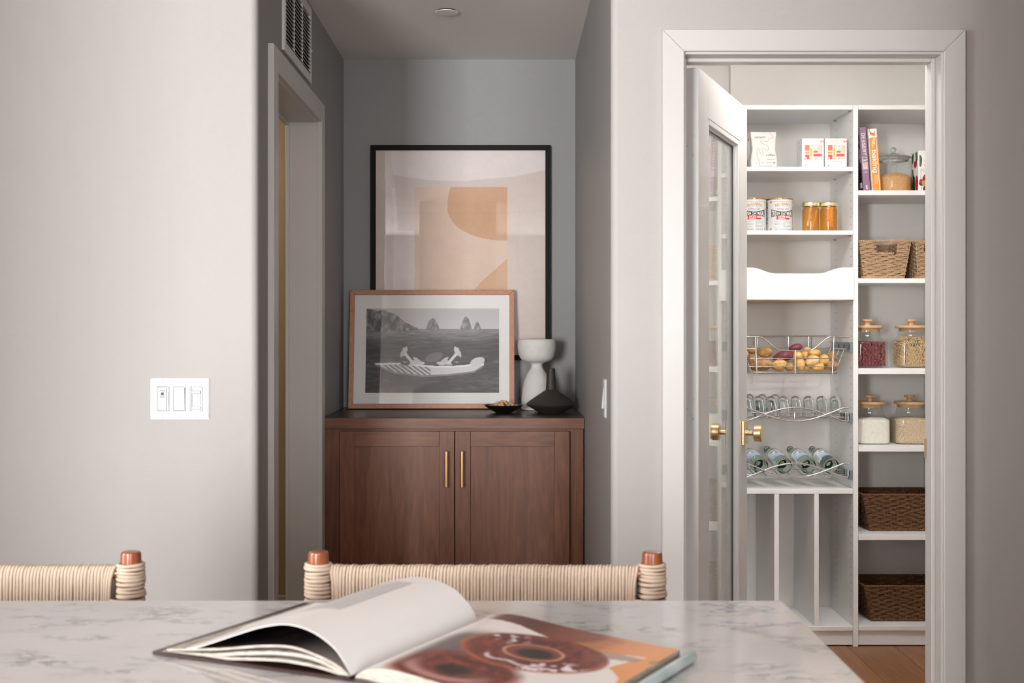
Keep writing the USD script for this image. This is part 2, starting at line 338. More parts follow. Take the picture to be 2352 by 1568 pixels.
# floor of planks
fl = thing('floor', 'warm brown wide oak plank floor', 'floor', kind='structure')
part(fl, 'subfloor', box(-5.1, 1.95, -4.6, 5.45, -0.06, -0.013), P_SUB)
y_rows = np.arange(-5.1, 1.96, 0.19); q = 0
for i, x in enumerate(y_rows):
    off = R.uniform(0, 1.9); y = -4.6 - off
    while y < 5.45:
        y1 = min(y + 1.9, 5.45); y0 = max(y, -4.6)
        if y1 - y0 > .02:
            part(fl, 'plank', box(x + .0008, min(x + .1892, 1.95), y0 + .0008, y1 - .0008, -0.013, -R.uniform(0, .0003), .0015), W_FLOOR[q % 3 if R.random() < .7 else R.randrange(3)], smooth=False); q += 1
        y += 1.9

# pantry door casing and jambs (trim_1): mitred flat casing, jamb, stop
def casing(xi0, xi1, zi, w, y0, y1):
    """Three mitred boards around an opening in the xz plane; inner edges xi0, xi1, zi."""
    L = Polygon([(xi0 - w, 0), (xi0, 0), (xi0, zi), (xi0 - w, zi + w)]); Rr = Polygon([(xi1, 0), (xi1 + w, 0), (xi1 + w, zi + w), (xi1, zi)])
    T = Polygon([(xi0, zi), (xi1, zi), (xi1 + w, zi + w), (xi0 - w, zi + w)]); out = []
    for p in (L, Rr, T):
        p = p.buffer(-.00015, join_style=2); a = extr(p, y1 - y0 - .002); c = extr(p.buffer(-.002, join_style=2), y1 - y0)
        m = upright(trimesh.convex.convex_hull(np.vstack([a.vertices, c.vertices]))); out.append(mv(m, 0, y1, 0))
    return out
t1 = thing('trim_1', 'white flat casing and jamb around the open pantry doorway', 'trim', kind='structure')
ZJ = 2.024
for n, m in zip(('casing_board',) * 3, casing(0.486, 1.199, ZJ + .006, 0.060, 3.332, 3.35)): part(t1, n, m, P_TRIM)
for a, b in ((0.478, 0.490), (1.195, 1.207)): part(t1, 'jamb', box(a, b, 3.345, 3.474, 0, ZJ + .012, .001), P_TRIM)
part(t1, 'head_jamb', box(0.490, 1.195, 3.345, 3.474, ZJ, ZJ + .012, .001), P_TRIM)
part(t1, 'stop', box(0.490, 0.501, 3.390, 3.430, 0, ZJ, .002), P_TRIM); part(t1, 'stop', box(1.184, 1.195, 3.390, 3.430, 0, ZJ, .002), P_TRIM)
part(t1, 'head_stop', box(0.501, 1.184, 3.390, 3.430, ZJ - .011, ZJ, .002), P_TRIM)
part(t1, 'strike_plate', box(1.192, 1.1952, 3.436, 3.4745, 0.90, 0.955, .0008), BRASS, label='pale brass strike plate')
# side doorway casing in the alcove's left wall (trim_2)
def yz(m):
    """A mesh drawn for the xz plane (facing -y) turned to face +x: x runs along y."""
    v = m.vertices.copy(); m = m.copy(); m.vertices = np.stack([-v[:, 1], v[:, 0], v[:, 2]], 1); m.invert() if False else None; return m
t2 = thing('trim_2', 'white casing and jamb of the narrow doorway in the alcove side wall', 'trim', kind='structure')
for m in casing(3.572, 4.413, 2.052 - .03, 0.085 - .015, 0, 0.018): part(t2, 'casing_board', mv(yz(m), -0.672 , 0, 0), P_TRIM)
for a, b in ((3.56, 3.576), (4.409, 4.425)): part(t2, 'jamb', box(-0.805, -0.688, a, b, 0, 2.03, .001), P_TRIM)
part(t2, 'head_jamb', box(-0.805, -0.688, 3.576, 4.409, 2.018, 2.034, .001), P_TRIM)
part(t2, 'stop', box(-0.803, -0.790, 4.397, 4.409, 0, 2.018, .001), P_TRIM); part(t2, 'stop', box(-0.803, -0.790, 3.576, 3.588, 0, 2.018, .001), P_TRIM)
part(t2, 'head_stop', box(-0.803, -0.790, 3.588, 4.397, 2.006, 2.018, .001), P_TRIM)
# ---------------------------------------------------------------- looks in the pantry
MELA = plain('white_melamine', (0.86, 0.855, 0.845), 0.38)
TRAYWOOD = wood('maple_ply', lin(196, 160, 122), lin(222, 190, 155), scale=(3, 30, 30), rough=0.5)
HOLE = plain('pin_hole', (0.05, 0.045, 0.04), 0.9)
CHROME = plain('chrome_wire', (0.80, 0.78, 0.76), 0.16, metallic=1.0)
ZINC = plain('zinc_slide', (0.36, 0.42, 0.46), 0.35, metallic=0.8)
GLASS = plain('clear_glass', (0.97, 0.99, 0.985), 0.0, transmission_weight=1.0, ior=1.48)
JARGLASS = pane('jar_glass', tint=(0.955, 0.965, 0.955), base=0.05, gain=0.9)
RIMGLASS = plain('thick_glass', (0.86, 0.93, 0.90), 0.02, transmission_weight=0.9, ior=1.5)
def kz(py, d=4.854): return EYE + (757 - py) * d / 2790
def kx(px, d=4.854): return (px - 1165) * d / 2790
YF, YB = 4.854, 5.197                     # front and back of the shelving
SX = (0.907, 0.926, 1.382, 1.402, 1.780, 1.796)

# ---------------------------------------------------------------- built-in shelving
sh = thing('pantry_shelving', 'white built-in two-column shelving filling the pantry, with slots at the bottom left', 'shelving')
ZT = kz(241)
part(sh, 'side_panel', box(SX[0], SX[1], YF, YB, 0, ZT, .001), MELA)
part(sh, 'divider_panel', box(SX[2], SX[3], YF - .003, YB, 0, ZT, .001), MELA)
part(sh, 'side_panel', box(SX[4], SX[5], YF, YB, 0, ZT, .001), MELA)
LS = [(241, 251.4), (382.8, 393), (529, 539), (1122.5, 1134), (1438, 1448.3)]
RS = [(241, 251.4), (437, 448), (639, 650), (846, 859), (1026, 1037), (1228, 1240), (1437, 1448)]
for n, (a, b) in enumerate(LS): part(sh, 'shelf', box(SX[1] + .0005, SX[2] - .0005, YF, YB, kz(b), kz(a), .0012), MELA)
for n, (a, b) in enumerate(RS): part(sh, 'shelf', box(SX[3] + (.0005 if n < 4 else .002), SX[4] - .001, YF, YB, kz(b), kz(a), .0012), MELA)
LIFT = .0004
ZL = [kz(a) for a, b in LS]; ZR = [kz(a) for a, b in RS]
for xc in (kx(1784), kx(1875.7)): part(sh, 'slot_divider', box(xc - .0095, xc + .0095, YF + .001, YB, ZL[4], kz(1134), .001), MELA)
part(sh, 'toe_kick', box(SX[1], SX[2], YF + .012, YF + .03, 0.004, kz(1448.3), .0005), MELA)
part(sh, 'toe_kick', box(SX[3], SX[4], YF + .012, YF + .03, 0.004, kz(1448), .0005), MELA)
pins = []
disc = trimesh.creation.cylinder(radius=.0026, height=.0004, sections=8); disc = rot(disc, 90, (0, 1, 0))
for y in (YF + .030, YF + .250):
    z = 0.12
    while z < ZT - .04:
        for x in (SX[2], SX[3], SX[4], SX[1]): pins.append(mv(disc, x, y, z))
        z += .032
part(sh, 'shelf_pin_hole', join(pins), HOLE, smooth=False, kind='stuff')
# shelf pins under the adjustable shelves
sup = []
for z in [kz(b) for a, b in LS[1:3]] + [kz(251.4)]:
    for y in (YF + .030, YF + .250): sup.append(rot(cyl(.003, 0, .010, 8), -90, (0, 1, 0)) if False else mv(rot(cyl(.0028, 0, .010, 8), -90, (0, 1, 0)), SX[2], y, z - .003))
part(sh, 'shelf_pin', join(sup), SCREW, kind='stuff')
# scalloped pull-out tray
tr = thing('pull_out_tray', 'white pull-out tray with a scalloped front below the oatmeal shelf', 'tray', at=(0, 0, 0))
xa, xb = SX[1] + .002, SX[2] - .0015; zt, zd, zb = kz(614.5, 4.845), kz(628, 4.845), kz(688, 4.845); xc = (xa + xb) / 2
def scal(x):
    t = abs(x - xc); a, b = .088, .180
    return zd if t < a else (zt if t > b else zd + (zt - zd) * (lambda s: s * s * (3 - 2 * s))((t - a) / (b - a)))
top = [(x, scal(x)) for x in np.linspace(xb, xa, 60)]
fr = upright(extr(Polygon([(xa, zb), (xb, zb)] + top), .017)); part(tr, 'front_panel', mv(fr, 0, YF, 0), MELA, smooth=20)
part(tr, 'tray_side', box(xa + .008, xa + .020, YF, YB - .02, zb + .012, zb + .075), MELA); part(tr, 'tray_side', box(xb - .020, xb - .008, YF, YB - .02, zb + .012, zb + .075), MELA)
part(tr, 'tray_back', box(xa + .02, xb - .02, YB - .03, YB - .018, zb + .012, zb + .075), MELA)
part(tr, 'tray_bottom', box(xa + .008, xb - .008, YF, YB - .018, zb - .004, zb + .012), TRAYWOOD, label='pale wood tray bottom')

# ---------------------------------------------------------------- open glazed door
dr = thing('door_1', 'white glazed pantry door standing open into the pantry', 'door', at=M(0.500, 3.468, 0, rz=67.7), kind='structure')
DW, DZ0, DZ1 = 0.700, 0.008, 2.012; YA, YBk = -.046, -.002     # door local: x along the width, front face at YA
x0 = .0035; x1 = x0 + DW; ST = .120
def dbox(a, b, c, d, e, f, bv=.002): return box(a, b, c, d, e, f, bv)
part(dr, 'stile', dbox(x0, x0 + ST, YA, YBk, DZ0, DZ1, .0005), P_TRIM); part(dr, 'stile', dbox(x1 - ST, x1, YA, YBk, DZ0, DZ1, .0005), P_TRIM)
part(dr, 'rail', dbox(x0 + ST, x1 - ST, YA, YBk, DZ1 - .125, DZ1, .0004), P_TRIM); part(dr, 'rail', dbox(x0 + ST, x1 - ST, YA, YBk, DZ0, DZ0 + .23, .001), P_TRIM)
gx0, gx1, gz0, gz1 = x0 + ST, x1 - ST, DZ0 + .23, DZ1 - .125
for side in (0, 1):
    ya, yb_ = (YA + .004, YA + .018) if side == 0 else (YBk - .018, YBk - .004); mo = []
    for k, (w, d0) in enumerate(((.018, .0), (.011, .004))):
        a, b = (ya + d0, yb_) if side == 0 else (ya, yb_ - d0); off = 0 if k == 0 else .0; ww = w if k == 0 else .022
        mo += [box(gx0, gx0 + ww, a, b, gz0, gz1, .002), box(gx1 - ww, gx1, a, b, gz0, gz1, .002), box(gx0 + ww, gx1 - ww, a, b, gz1 - ww, gz1, .002), box(gx0 + ww, gx1 - ww, a, b, gz0, gz0 + ww, .002)]
        if k == 0: mo = [mv(m, 0, (-.0035 if side == 0 else .0035), 0) for m in mo]
    part(dr, 'glazing_bead', join(mo), P_TRIM)
yc = (YA + YBk) / 2
part(dr, 'glass_pane', box(gx0 + .002, gx1 - .002, yc - .002, yc + .002, gz0 + .002, gz1 - .002), pane('door_glass', tint=(0.95, 0.965, 0.955), base=0.05, rough=0.006, gain=0.75), smooth=False)
for zc in (1.79, 1.04, 0.25):
    leaf = upright(extr(Polygon([(-.05, -.045), (-.012, -.045)] + arc(-.012 , -.037, .008, -90, 0, 4) + arc(-.012, .037, .008, 0, 90, 4) + [(-.012, .045), (-.05, .045)]), .0012))
    lf = mv(rot(leaf, 0), 0, 0, 0); v = lf.vertices.copy(); lf.vertices = np.stack([v[:, 1] + x0 + .0006, -(v[:, 0]) - .05, v[:, 2] + zc], 1); lf.invert()
    hg = part(dr, 'hinge', lf, P_TRIM)
    for dy, dz in ((-.046, .028), (-.026, 0), (-.044, -.028)):
        part(hg, 'screw', mv(rot(cyl(.0032, 0, .0012, 12), -90, (0, 1, 0)), x0 - .0004, dy + .018 - .004, zc + dz), SCREW)
for s in (-1, 1):
    yk = YA if s < 0 else YBk; xk = x1 - .062; zk = kz(993, 4.05)
    def out(m): return mv(rot(m, 90 if s < 0 else -90, (1, 0, 0)), xk, yk, zk)
    kn = part(dr, 'door_knob', out(lathe([(0, .0), (.0090, .0), (.0090, .032), (.0105, .0345), (.0240, .0365), (.0280, .039), (.0280, .0600), (.0265, .0625), (.0255, .0630), (.012, .0625), (0, .0623)], 48)), BRASS, smooth=25, label='round brass door knob')
    part(kn, 'rosette', box(xk - .033, xk + .033, yk - (.011 if s < 0 else 0), yk + (0 if s < 0 else .011), zk - .040, zk + .040, .002), BRASS)
    part(kn, 'set_screw', mv(cyl(.0022, -.0003, .0006, 10), xk, yk + s * .02, zk + .0093), HOLE)
    part(kn, 'set_screw', out(mv(cyl(.002, 0, .0113, 10), .0, -.028 if s < 0 else .028, 0)), HOLE)

# ---------------------------------------------------------------- goods on the upper shelves
CARD = plain('white_carton', (0.82, 0.81, 0.80), 0.45)
def ink(name, rgb, rough=0.5): return plain('ink_' + name, lin(*rgb), rough)
INK = {k: ink(k, v) for k, v in dict(coral=(238, 120, 84), orange=(224, 152, 82), red=(226, 84, 78), gold=(230, 176, 80), olive=(205, 198, 120), brown=(172, 128, 88), dark=(58, 48, 44), dot=(70, 66, 74),
       rose=(232, 170, 158), stripe=(212, 150, 112), clove=(140, 100, 84), pink=(240, 200, 190), grey=(150, 146, 142), lgrey=(190, 186, 182), white=(246, 244, 240), black=(34, 28, 26), crimson=(214, 30, 44), copper=(196, 132, 72), tan=(206, 158, 112), navy=(40, 48, 84), blue=(150, 184, 214), green=(30, 90, 60), plum=(136, 104, 126), amberbook=(226, 146, 58)).items()}
def front_prints(t, spec, org, sx, sz, y, tilt=None):
    """Flat prints on a carton's front. spec: (name, ink, [polygons in drawing pixels]); org: the drawing's lower-left pixel; sx, sz: metres per pixel."""
    for nm, ik, polys in spec:
        g = []
        for p in polys:
            q = Polygon([((a - org[0]) * sx, (org[1] - b) * sz) for a, b in p]).buffer(0)
            g.append(extr(q, .00025))
        m = mv(upright(join(g)), 0, y, 0)
        part(t, nm, m, INK[ik], smooth=False)
def rc(a, b, c, d): return [(a, b), (c, b), (c, d), (a, d)]
def ell(cx, cy, a, b, deg=0, n=14):
    c, s = math.cos(math.radians(deg)), math.sin(math.radians(deg))
    return [(cx + a * math.cos(t) * c - b * math.sin(t) * s, cy + a * math.cos(t) * s + b * math.sin(t) * c) for t in np.linspace(0, 2 * PI, n, endpoint=False)]
def leafp(cx, cy, L, w, deg):
    c, s = math.cos(math.radians(deg)), math.sin(math.radians(deg)); pts = []
    for t in np.linspace(-1, 1, 9): pts.append((t * L, w * (1 - t * t)))
    for t in np.linspace(1, -1, 9)[1:-1]: pts.append((t * L, -w * (1 - t * t)))
    return [(cx + a * c - b * s, cy + a * s + b * c) for a, b in pts]
tw, th, td = .0880, .1160, .092
tea = thing('tea_carton', 'white tea carton nearer the coffee bag, left one of the pair with coral block pattern', 'box', at=(1.2265, 4.872, ZL[1] + LIFT))
part(tea, 'carton', box(-tw / 2, tw / 2, 0, td, 0, th, .0008), CARD)
sx, sz = tw / 900, th / 1195; org = (385 + 450, 1300)
front_prints(tea, [
    ('coral_print', 'coral', [rc(508, 382, 690, 615)]), ('orange_print', 'orange', [rc(505, 653, 690, 742)]),
    ('red_print', 'red', [[(510, 780), (688, 780), (688, 970), (578, 970), (572, 880), (510, 866)], rc(853, 742, 1188, 856)]),
    ('gold_print', 'gold', [rc(728, 503, 814, 858)]), ('olive_print', 'olive', [rc(726, 896, 816, 970), leafp(798, 425, 70, 26, -35), leafp(975, 440, 62, 24, -55), leafp(866, 515, 60, 18, 75)]),
    ('brown_print', 'brown', [rc(853, 615, 1030, 702), rc(508, 905, 540, 974)]),
    ('stripe', 'stripe', [rc(1066, 382, 1086, 702), rc(1118, 382, 1138, 702), rc(1162, 382, 1192, 702)]),
    ('dot_print', 'dot', [ell(x, y, 13, 10) for x, y in ((915, 398), (903, 443), (968, 525), (1018, 495), (1024, 550), (926, 568), (978, 570))]),
    ('clove_print', 'clove', [[(x - 13, a), (x + 13, a), (x, b)] for x, a, b in ((876, 900, 970), (926, 970, 900), (976, 900, 970), (1022, 970, 900), (1076, 900, 970), (1128, 970, 900), (1180, 900, 970))]),
    ('corner_flag', 'coral', [rc(1142, 203, 1284, 268)]), ('seal', 'grey', [[(490, 1215), (578, 1215), (560, 1245), (536, 1252), (510, 1245)]])], org, sx, sz, 0)
def lab(t, name, s, h, ik, x, z, y, bold=False, width=None, center=False):
    part(t, name, mv(upright(text(s, h, bold, width=width, center=center)), x, y, z), INK[ik], smooth=False)
def px(a): return (a - org[0]) * sx
def pz(b): return (org[1] - b) * sz
lab(tea, 'brand_lettering', 'RISHI', 98 * sz, 'pink', px(632), pz(282), -.0001, width=440 * sx)
lab(tea, 'sub_lettering', 'TEA & BOTANICALS', 22 * sz, 'pink', px(668), pz(336), -.0001, width=350 * sx)
lab(tea, 'flavour_lettering', 'MASALA CHAI', 36 * sz, 'rose', px(652), pz(1080), -.0001, True, width=390 * sx)
lab(tea, 'note_lettering', 'ORGANIC BLACK TEA & BOTANICALS', 20 * sz, 'pink', px(572), pz(1122), -.0001, width=540 * sx)
lab(tea, 'weight_lettering', 'NET WT 1.69 OZ (48G)', 20 * sz, 'pink', px(705), pz(1248), -.0001, width=270 * sx)
lab(tea, 'flag_lettering', 'Organic', 26 * sz, 'white', px(1166), pz(1246 - 1000), -.0003, True, width=96 * sx)
part(tea, 'side_print', join([box(-tw / 2 - .0002, -tw / 2 + .0004, .008, .050, z, z + .0012) for z in np.r_[np.arange(.016, .050, .0045), np.arange(.058, .090, .0045), .102]]), INK['lgrey'], smooth=False)
dup(tea, (1.3185, 4.872, ZL[1] + LIFT), 'white tea carton next to the upright divider, right one of the coral patterned pair')

# coffee bag
KRAFT = mottled('matte_white_pouch', (0.76, 0.735, 0.70), (0.80, 0.775, 0.74), scale=60, rough=0.55, bump=0.0012)
TANK = plain('tan_tin_tie', lin(202, 160, 122), 0.6)
bag = thing('coffee_bag', 'white gusseted coffee bag with a thin winding tan line on the top left shelf', 'coffee bag', at=(1.034, 4.880, ZL[1] + LIFT))
rings = []
for z, w, d, yc in ((0, .104, .056, .036), (.004, .106, .060, .035), (.03, .103, .060, .036), (.075, .099, .052, .036), (.11, .099, .036, .034), (.135, .100, .014, .030), (.146, .100, .010, .029)):
    r_ = rrect(w, d, min(.008, d * .3), z, 5); r_[:, 1] += yc; r_[:, 0] += .0025 * np.sin(z * 60) * np.sign(r_[:, 0]) * (z > .02); rings.append(r_)
def bagfront(x, z): return np.interp(z, [0, .004, .03, .075, .11, .135, .146], [.008, .005, .006, .010, .016, .023, .024])
part(bag, 'pouch', loft(rings), KRAFT, smooth=45)
part(bag, 'fold_over_tie', join(box(-.058, .050, .036, .041, .122, .131, .001), box(-.0585, -.0545, .024, .044, .112, .124, .001)), TANK, label='tan tin tie at the folded top')
def wrap_bag(m):
    m = m.subdivide_to_size(.006).copy() if len(m.faces) < 400 else m.copy(); v = m.vertices.copy()
    z = v[:, 2]; v[:, 1] += bagfront(v[:, 0], z) - .0004; m.vertices = v; return m
bs = .100 / 530; bo = (145 + 290, 912)
def bx(a): return (a - bo[0]) * bs
def bz(b): return (bo[1] - b) * .146 / 740
sq = smooth_path([(590, 175), (578, 205), (620, 235), (628, 275), (590, 305), (548, 315), (535, 350), (490, 372), (420, 350), (372, 365), (380, 400), (450, 430), (520, 470), (535, 530), (500, 565), (460, 530), (420, 505), (395, 535), (412, 640), (395, 670), (355, 620), (335, 550), (315, 525), (285, 560), (280, 650), (310, 740), (332, 830), (312, 912)], 5)
sq = np.array([(bx(a), 0, bz(b)) for a, b in sq]); sq[:, 1] = bagfront(0, sq[:, 2]) - .0003
part(bag, 'winding_line', tube(sq, .00062, 4), INK['tan'], smooth=True)
part(bag, 'name_lettering', wrap_bag(mv(upright(text('canyon', .0072, width=228 * bs)), bx(232), 0, bz(294))), INK['dark'], smooth=False)
part(bag, 'kind_lettering', wrap_bag(mv(upright(text('coffee', .0072, width=188 * bs)), bx(474), 0, bz(670))), INK['dark'], smooth=False)
part(bag, 'blend_lettering', wrap_bag(mv(upright(text('Beachwood', .0042, width=172 * bs)), bx(492), 0, bz(748))), INK['grey'], smooth=False)
part(bag, 'foot_lettering', wrap_bag(mv(upright(text('ROASTED IN LOS ANGELES', .0026, width=240 * bs)), bx(345), 0, bz(886))), INK['grey'], smooth=False)
part(bag, 'note_lettering', join([wrap_bag(mv(upright(text(s, .0022)), bx(x), 0, bz(y))) for s, x, y in (('WHOLE', 262, 815), ('BEAN', 262, 828), ('ORGANIC', 362, 808), ('COFFEE', 362, 824), ('FAIR TRADE', 480, 806), ('CERTIFIED', 480, 822))]), INK['lgrey'], smooth=False)
part(bag, 'seal', wrap_bag(mv(upright(extr(Polygon(ell(0, 0, .0036, .0032)), .0003)), bx(645), 0, bz(812))), INK['grey'], smooth=False)

# oatmeal cans: prints bent around the cylinder
CANW = plain('can_lacquer', (0.72, 0.73, 0.72), 0.18, specular_ior_level=0.6, coat_weight=0.5)
COPPER = plain('copper_rim', lin(206, 150, 98), 0.22, metallic=1.0)
CR, CHt = .0525, .1275
def bend(m, r, size=.004):
    """Drawing in xz (thickness towards -y) wrapped onto a cylinder about z."""
    m = m.subdivide_to_size(size).copy(); v = m.vertices.copy(); a = v[:, 0] / r; rr = r - v[:, 1]
    m.vertices = np.stack([rr * np.sin(a), -rr * np.cos(a), v[:, 2]], 1); return m
def bend_part(t, name, m, ik, r, smooth=False): part(t, name, bend(m, r), INK[ik], smooth=smooth)
can = thing('oatmeal_can', 'round grey-white oatmeal can half hidden by the open door', 'can', at=M(0.994, 4.912, ZL[2] + LIFT, rz=-6))
part(can, 'can_body', lathe([(0, 0), (CR - .001, 0), (CR, .001), (CR, CHt - .001), (CR - .001, CHt), (0, CHt)], 64), CANW, smooth=30)
part(can, 'rim', lathe([(CR - .004, CHt - .002), (CR + .0005, CHt - .0025), (CR + .0012, CHt), (CR + .0008, CHt + .0025), (CR - .003, CHt + .0028), (CR - .0045, CHt - .001), (CR - .004, CHt - .002)], 64), COPPER, smooth=40)
part(can, 'lid', cyl(CR - .004, CHt - .001, CHt + .0002, 48), plain('can_lid_white', (0.75, 0.73, 0.7), 0.4))
# drawing units: crop pixels of the right can (18.09 px per photo px), centre x 1720, bottom y 1410
cs = CHt / (1410 - 118)
def ca(a): return (a - 1720) * cs * 1.12
def cb(b): return (1410 - b) * cs
def flat(poly, depth=.0003): return upright(extr(Polygon([(ca(a), cb(b)) for a, b in poly]).buffer(0), depth))
def curve(a0, a1, b0, bm, n=18): return [(a, bm + (b0 - bm) * ((a - 1720) / (a1 - 1720)) ** 2) for a in np.linspace(a0, a1, n)]
bend_part(can, 'bow_band', flat(curve(1282, 2158, 535, 640) + curve(2158, 1282, 868, 780)), 'black', CR)
def warp_title(s):
    m = upright(text(s, cs * 100, True, .0006, width=(ca(2135) - ca(1305)))); m = m.subdivide_to_size(.003); v = m.vertices.copy()
    v[:, 0] += ca(1305) - v[:, 0].min(); t = ((v[:, 0]) / ca(2158)) ** 2; h = np.clip(v[:, 2] / (cs * 104), 0, 1)
    lo = cb(765) + (cb(838) - cb(765)) * t; hi = cb(662) + (cb(568) - cb(662)) * t; v[:, 2] = lo + (hi - lo) * h; m.vertices = v; return m
bend_part(can, 'title_lettering', warp_title('IRISH OATMEAL'), 'white', CR)
bend_part(can, 'red_banner', flat([(1468, 790), (1980, 785), (1968, 868), (1985, 955), (1468, 955), (1490, 870)]), 'crimson', CR)
bend_part(can, 'banner_lettering', join(mv(upright(text('NON', cs * 66, True, .0006, width=ca(1770) - ca(1535))), ca(1535), 0, cb(868)), mv(upright(text('GMO', cs * 62, True, .0006, width=ca(1785) - ca(1522))), ca(1522), 0, cb(944))), 'white', CR)
bend_part(can, 'seal', join(flat(rc(1808, 808, 1960, 900), .0006)), 'lgrey', CR)
def arched(s, h, width, rise, ybase, dx=0):
    m = upright(text(s, h, True, .0004, width=width, center=True)).subdivide_to_size(.003); v = m.vertices.copy(); t = v[:, 0] / (width / 2)
    v[:, 2] += ybase - rise * t * t; v[:, 0] += dx; m.vertices = v; return m
bend_part(can, 'brand_lettering', arched("McCANN'S", cs * 100, (ca(2010) - ca(1430)), cs * 70, cb(375)), 'copper', CR)
bend_part(can, 'imported_lettering', arched('I M P O R T E D', cs * 26, (ca(1930) - ca(1520)), cs * 40, cb(420)), 'grey', CR)
bend_part(can, 'kind_lettering', mv(upright(text('STEEL CUT', cs * 68, width=ca(1940) - ca(1500))), ca(1500), 0, cb(575)), 'dark', CR)
bend_part(can, 'weight_lettering', mv(upright(text('NET WT 28 OZ (1 LB 12 OZ) 793g', cs * 50, width=ca(2030) - ca(1430))), ca(1430), 0, cb(1385)), 'dark', CR)
small = []
for s, x0_, x1_, b in (('CERTIFICATE OF AWARD', 1505, 1930, 1000), ('UNIFORMITY OF GRANULATION', 1398, 2035, 1060), ('International Exhibition', 1375, 1800, 1140), ('Chicago 1893', 1760, 2060, 1105), ('Columbian Exposition', 1395, 1820, 1170), ('World Fair Philadelphia', 1715, 2030, 1230), ('Industrial Prize', 1715, 2030, 1258), ('Product of Ireland', 1365, 1640, 1275)):
    small.append(mv(upright(text(s, cs * 24, width=ca(x1_) - ca(x0_))), ca(x0_), 0, cb(b)))
part(can, 'small_lettering', bend(join(small), CR, .01), INK['grey'], smooth=False)
bend_part(can, 'rivet_print', join([flat(ell(x, y, 40, 50)) for x in (1255, 2185) for y in (250, 1345)]), 'copper', CR)
bend_part(can, 'border_line', join(flat(rc(1262, 300, 1268, 1300)), flat(rc(1330, 222, 2080, 236)), flat(rc(2172, 300, 2178, 1300))), 'grey', CR)
side = [mv(upright(text(s, cs * 34)), x, 0, cb(b)) for k, (s, b) in enumerate((('Ingredients', 440), ('whole grain', 500), ('Irish oats', 560), ('Bring water', 660), ('to a boil', 720), ('sprinkle', 780), ('and simmer', 900), ('30 minutes', 960), ('Serving', 1060), ('keep cool', 1120))) for x in (ca(2300), ca(860))]
part(can, 'side_lettering', bend(join(side), CR, .01), INK['dark'], smooth=False)
bend_part(can, 'side_mark', join(flat(ell(2420, 300, 40, 60)), flat(ell(1000, 300, 50, 70))), 'black', CR)
dup(can, M(1.1015, 4.915, ZL[2] + LIFT, rz=4), 'round grey-white oatmeal can fully in view beside the honey jars')

# honey jars with comb
HONEY = mat('amber_honey', {'t': ('transparent_bsdf', {'color': (0.95, 0.66, 0.28)}), 'd': ('translucent_bsdf', {'color': (0.95, 0.55, 0.14)}), 'd2': ('diffuse_bsdf', {'color': (0.80, 0.42, 0.09)}),
                            'x': ('mix_closure', {'fac': 0.5}), 'y': ('mix_closure', {'fac': 0.24})},
            [('d.BSDF', 'x.closure1'), ('d2.BSDF', 'x.closure2'), ('t.BSDF', 'y.closure1'), ('x.closure', 'y.closure2')], surface='y.closure')
COMB = mat('honeycomb', {'c': ('texture_coordinate', {}), 'v': ('voronoi_texture', {'scale': 260.0}), 'r': ('rgb_ramp', {'ramp': [(0.1, lin(196, 116, 34)), (0.55, lin(246, 206, 120))]}),
                         'b': ('bump', {'strength': 1.0, 'distance': 0.002}), 'p': ('principled_bsdf', {'roughness': 0.4})},
           [('c.object', 'v.vector'), ('v.distance', 'r.fac'), ('r.color', 'p.base_color'), ('v.distance', 'b.height'), ('b.normal', 'p.normal')])
GOLD = plain('gold_lid', (0.86, 0.76, 0.48), 0.25, metallic=1.0)
def honey_jar(label, at, combs):
    t = thing('honey_jar', label, 'jar', at=at, group=None)
    r = .0345
    part(t, 'glass', lathe([(0, 0), (r - .004, 0), (r, .004), (r, .085), (r - .002, .091), (r - .005, .095), (r - .005, .103)], 40), JARGLASS, smooth=50)
    part(t, 'honey', lathe([(0, .0015), (r - .0055, .0015), (r - .0015, .005), (r - .0015, .084), (r - .004, .091), (r - .0065, .096), (0, .0965)], 40), HONEY, smooth=50)
    for c in combs: part(t, 'comb', c, COMB, smooth=20)
    part(t, 'lid', lathe([(0, .1155), (r - .002, .1155), (r, .1140), (r + .0005, .113), (r + .0005, .1005), (r - .0005, .0995), (r - .003, .0995)], 48), GOLD, smooth=35)
    return t
honey_jar('honey jar with slanted strips of comb and gold lid, left of the pair', (1.2245, 4.900, ZL[2] + LIFT), [rot(box(-.018, -.008, -.0285, -.020, .016, .088, .003), 9, (0, 1, 0), (0, 0, .05)), rot(box(.006, .014, -.0285, -.020, .014, .086, .003), 12, (0, 1, 0), (0, 0, .05))])
honey_jar('honey jar with one broad upright slab of comb, right of the pair', (1.2965, 4.900, ZL[2] + LIFT), [box(-.016, .013, -.030, -.018, .014, .095, .004)])
# ---------------------------------------------------------------- right column, upper shelves
PLUM = plain('plum_cloth', lin(140, 108, 130), 0.5); PAGES = plain('book_pages', lin(232, 226, 214), 0.7)
ORANGE_C = plain('orange_cover', lin(228, 148, 60), 0.4); WHITE_C = plain('white_cover', lin(238, 234, 228), 0.4); DARK_C = plain('dark_back_cover', lin(52, 40, 44), 0.4)
VPRINT = vcol('flat_print', 0.45)
def flat_print(t, name, x0, x1, z0, z1, y, nx, nz, fn, mat_=None):
    """A printed sheet facing -y whose colours come from fn(u, v), v upwards."""
    m, u, v = grid(nx, nz, lambda u, v: (x0 + (x1 - x0) * u, np.full_like(u, y), z0 + (z1 - z0) * v))
    return part(t, name, m, mat_ or VPRINT, smooth=False, col=fn(u, v))
def mixc(c, rgb, a):
    a = np.clip(np.asarray(a, float), 0, 1)[:, None]; return c * (1 - a) + np.asarray(lin(rgb)) * a
def ss(e0, e1, x): t = np.clip((x - e0) / (e1 - e0), 0, 1); return t * t * (3 - 2 * t)
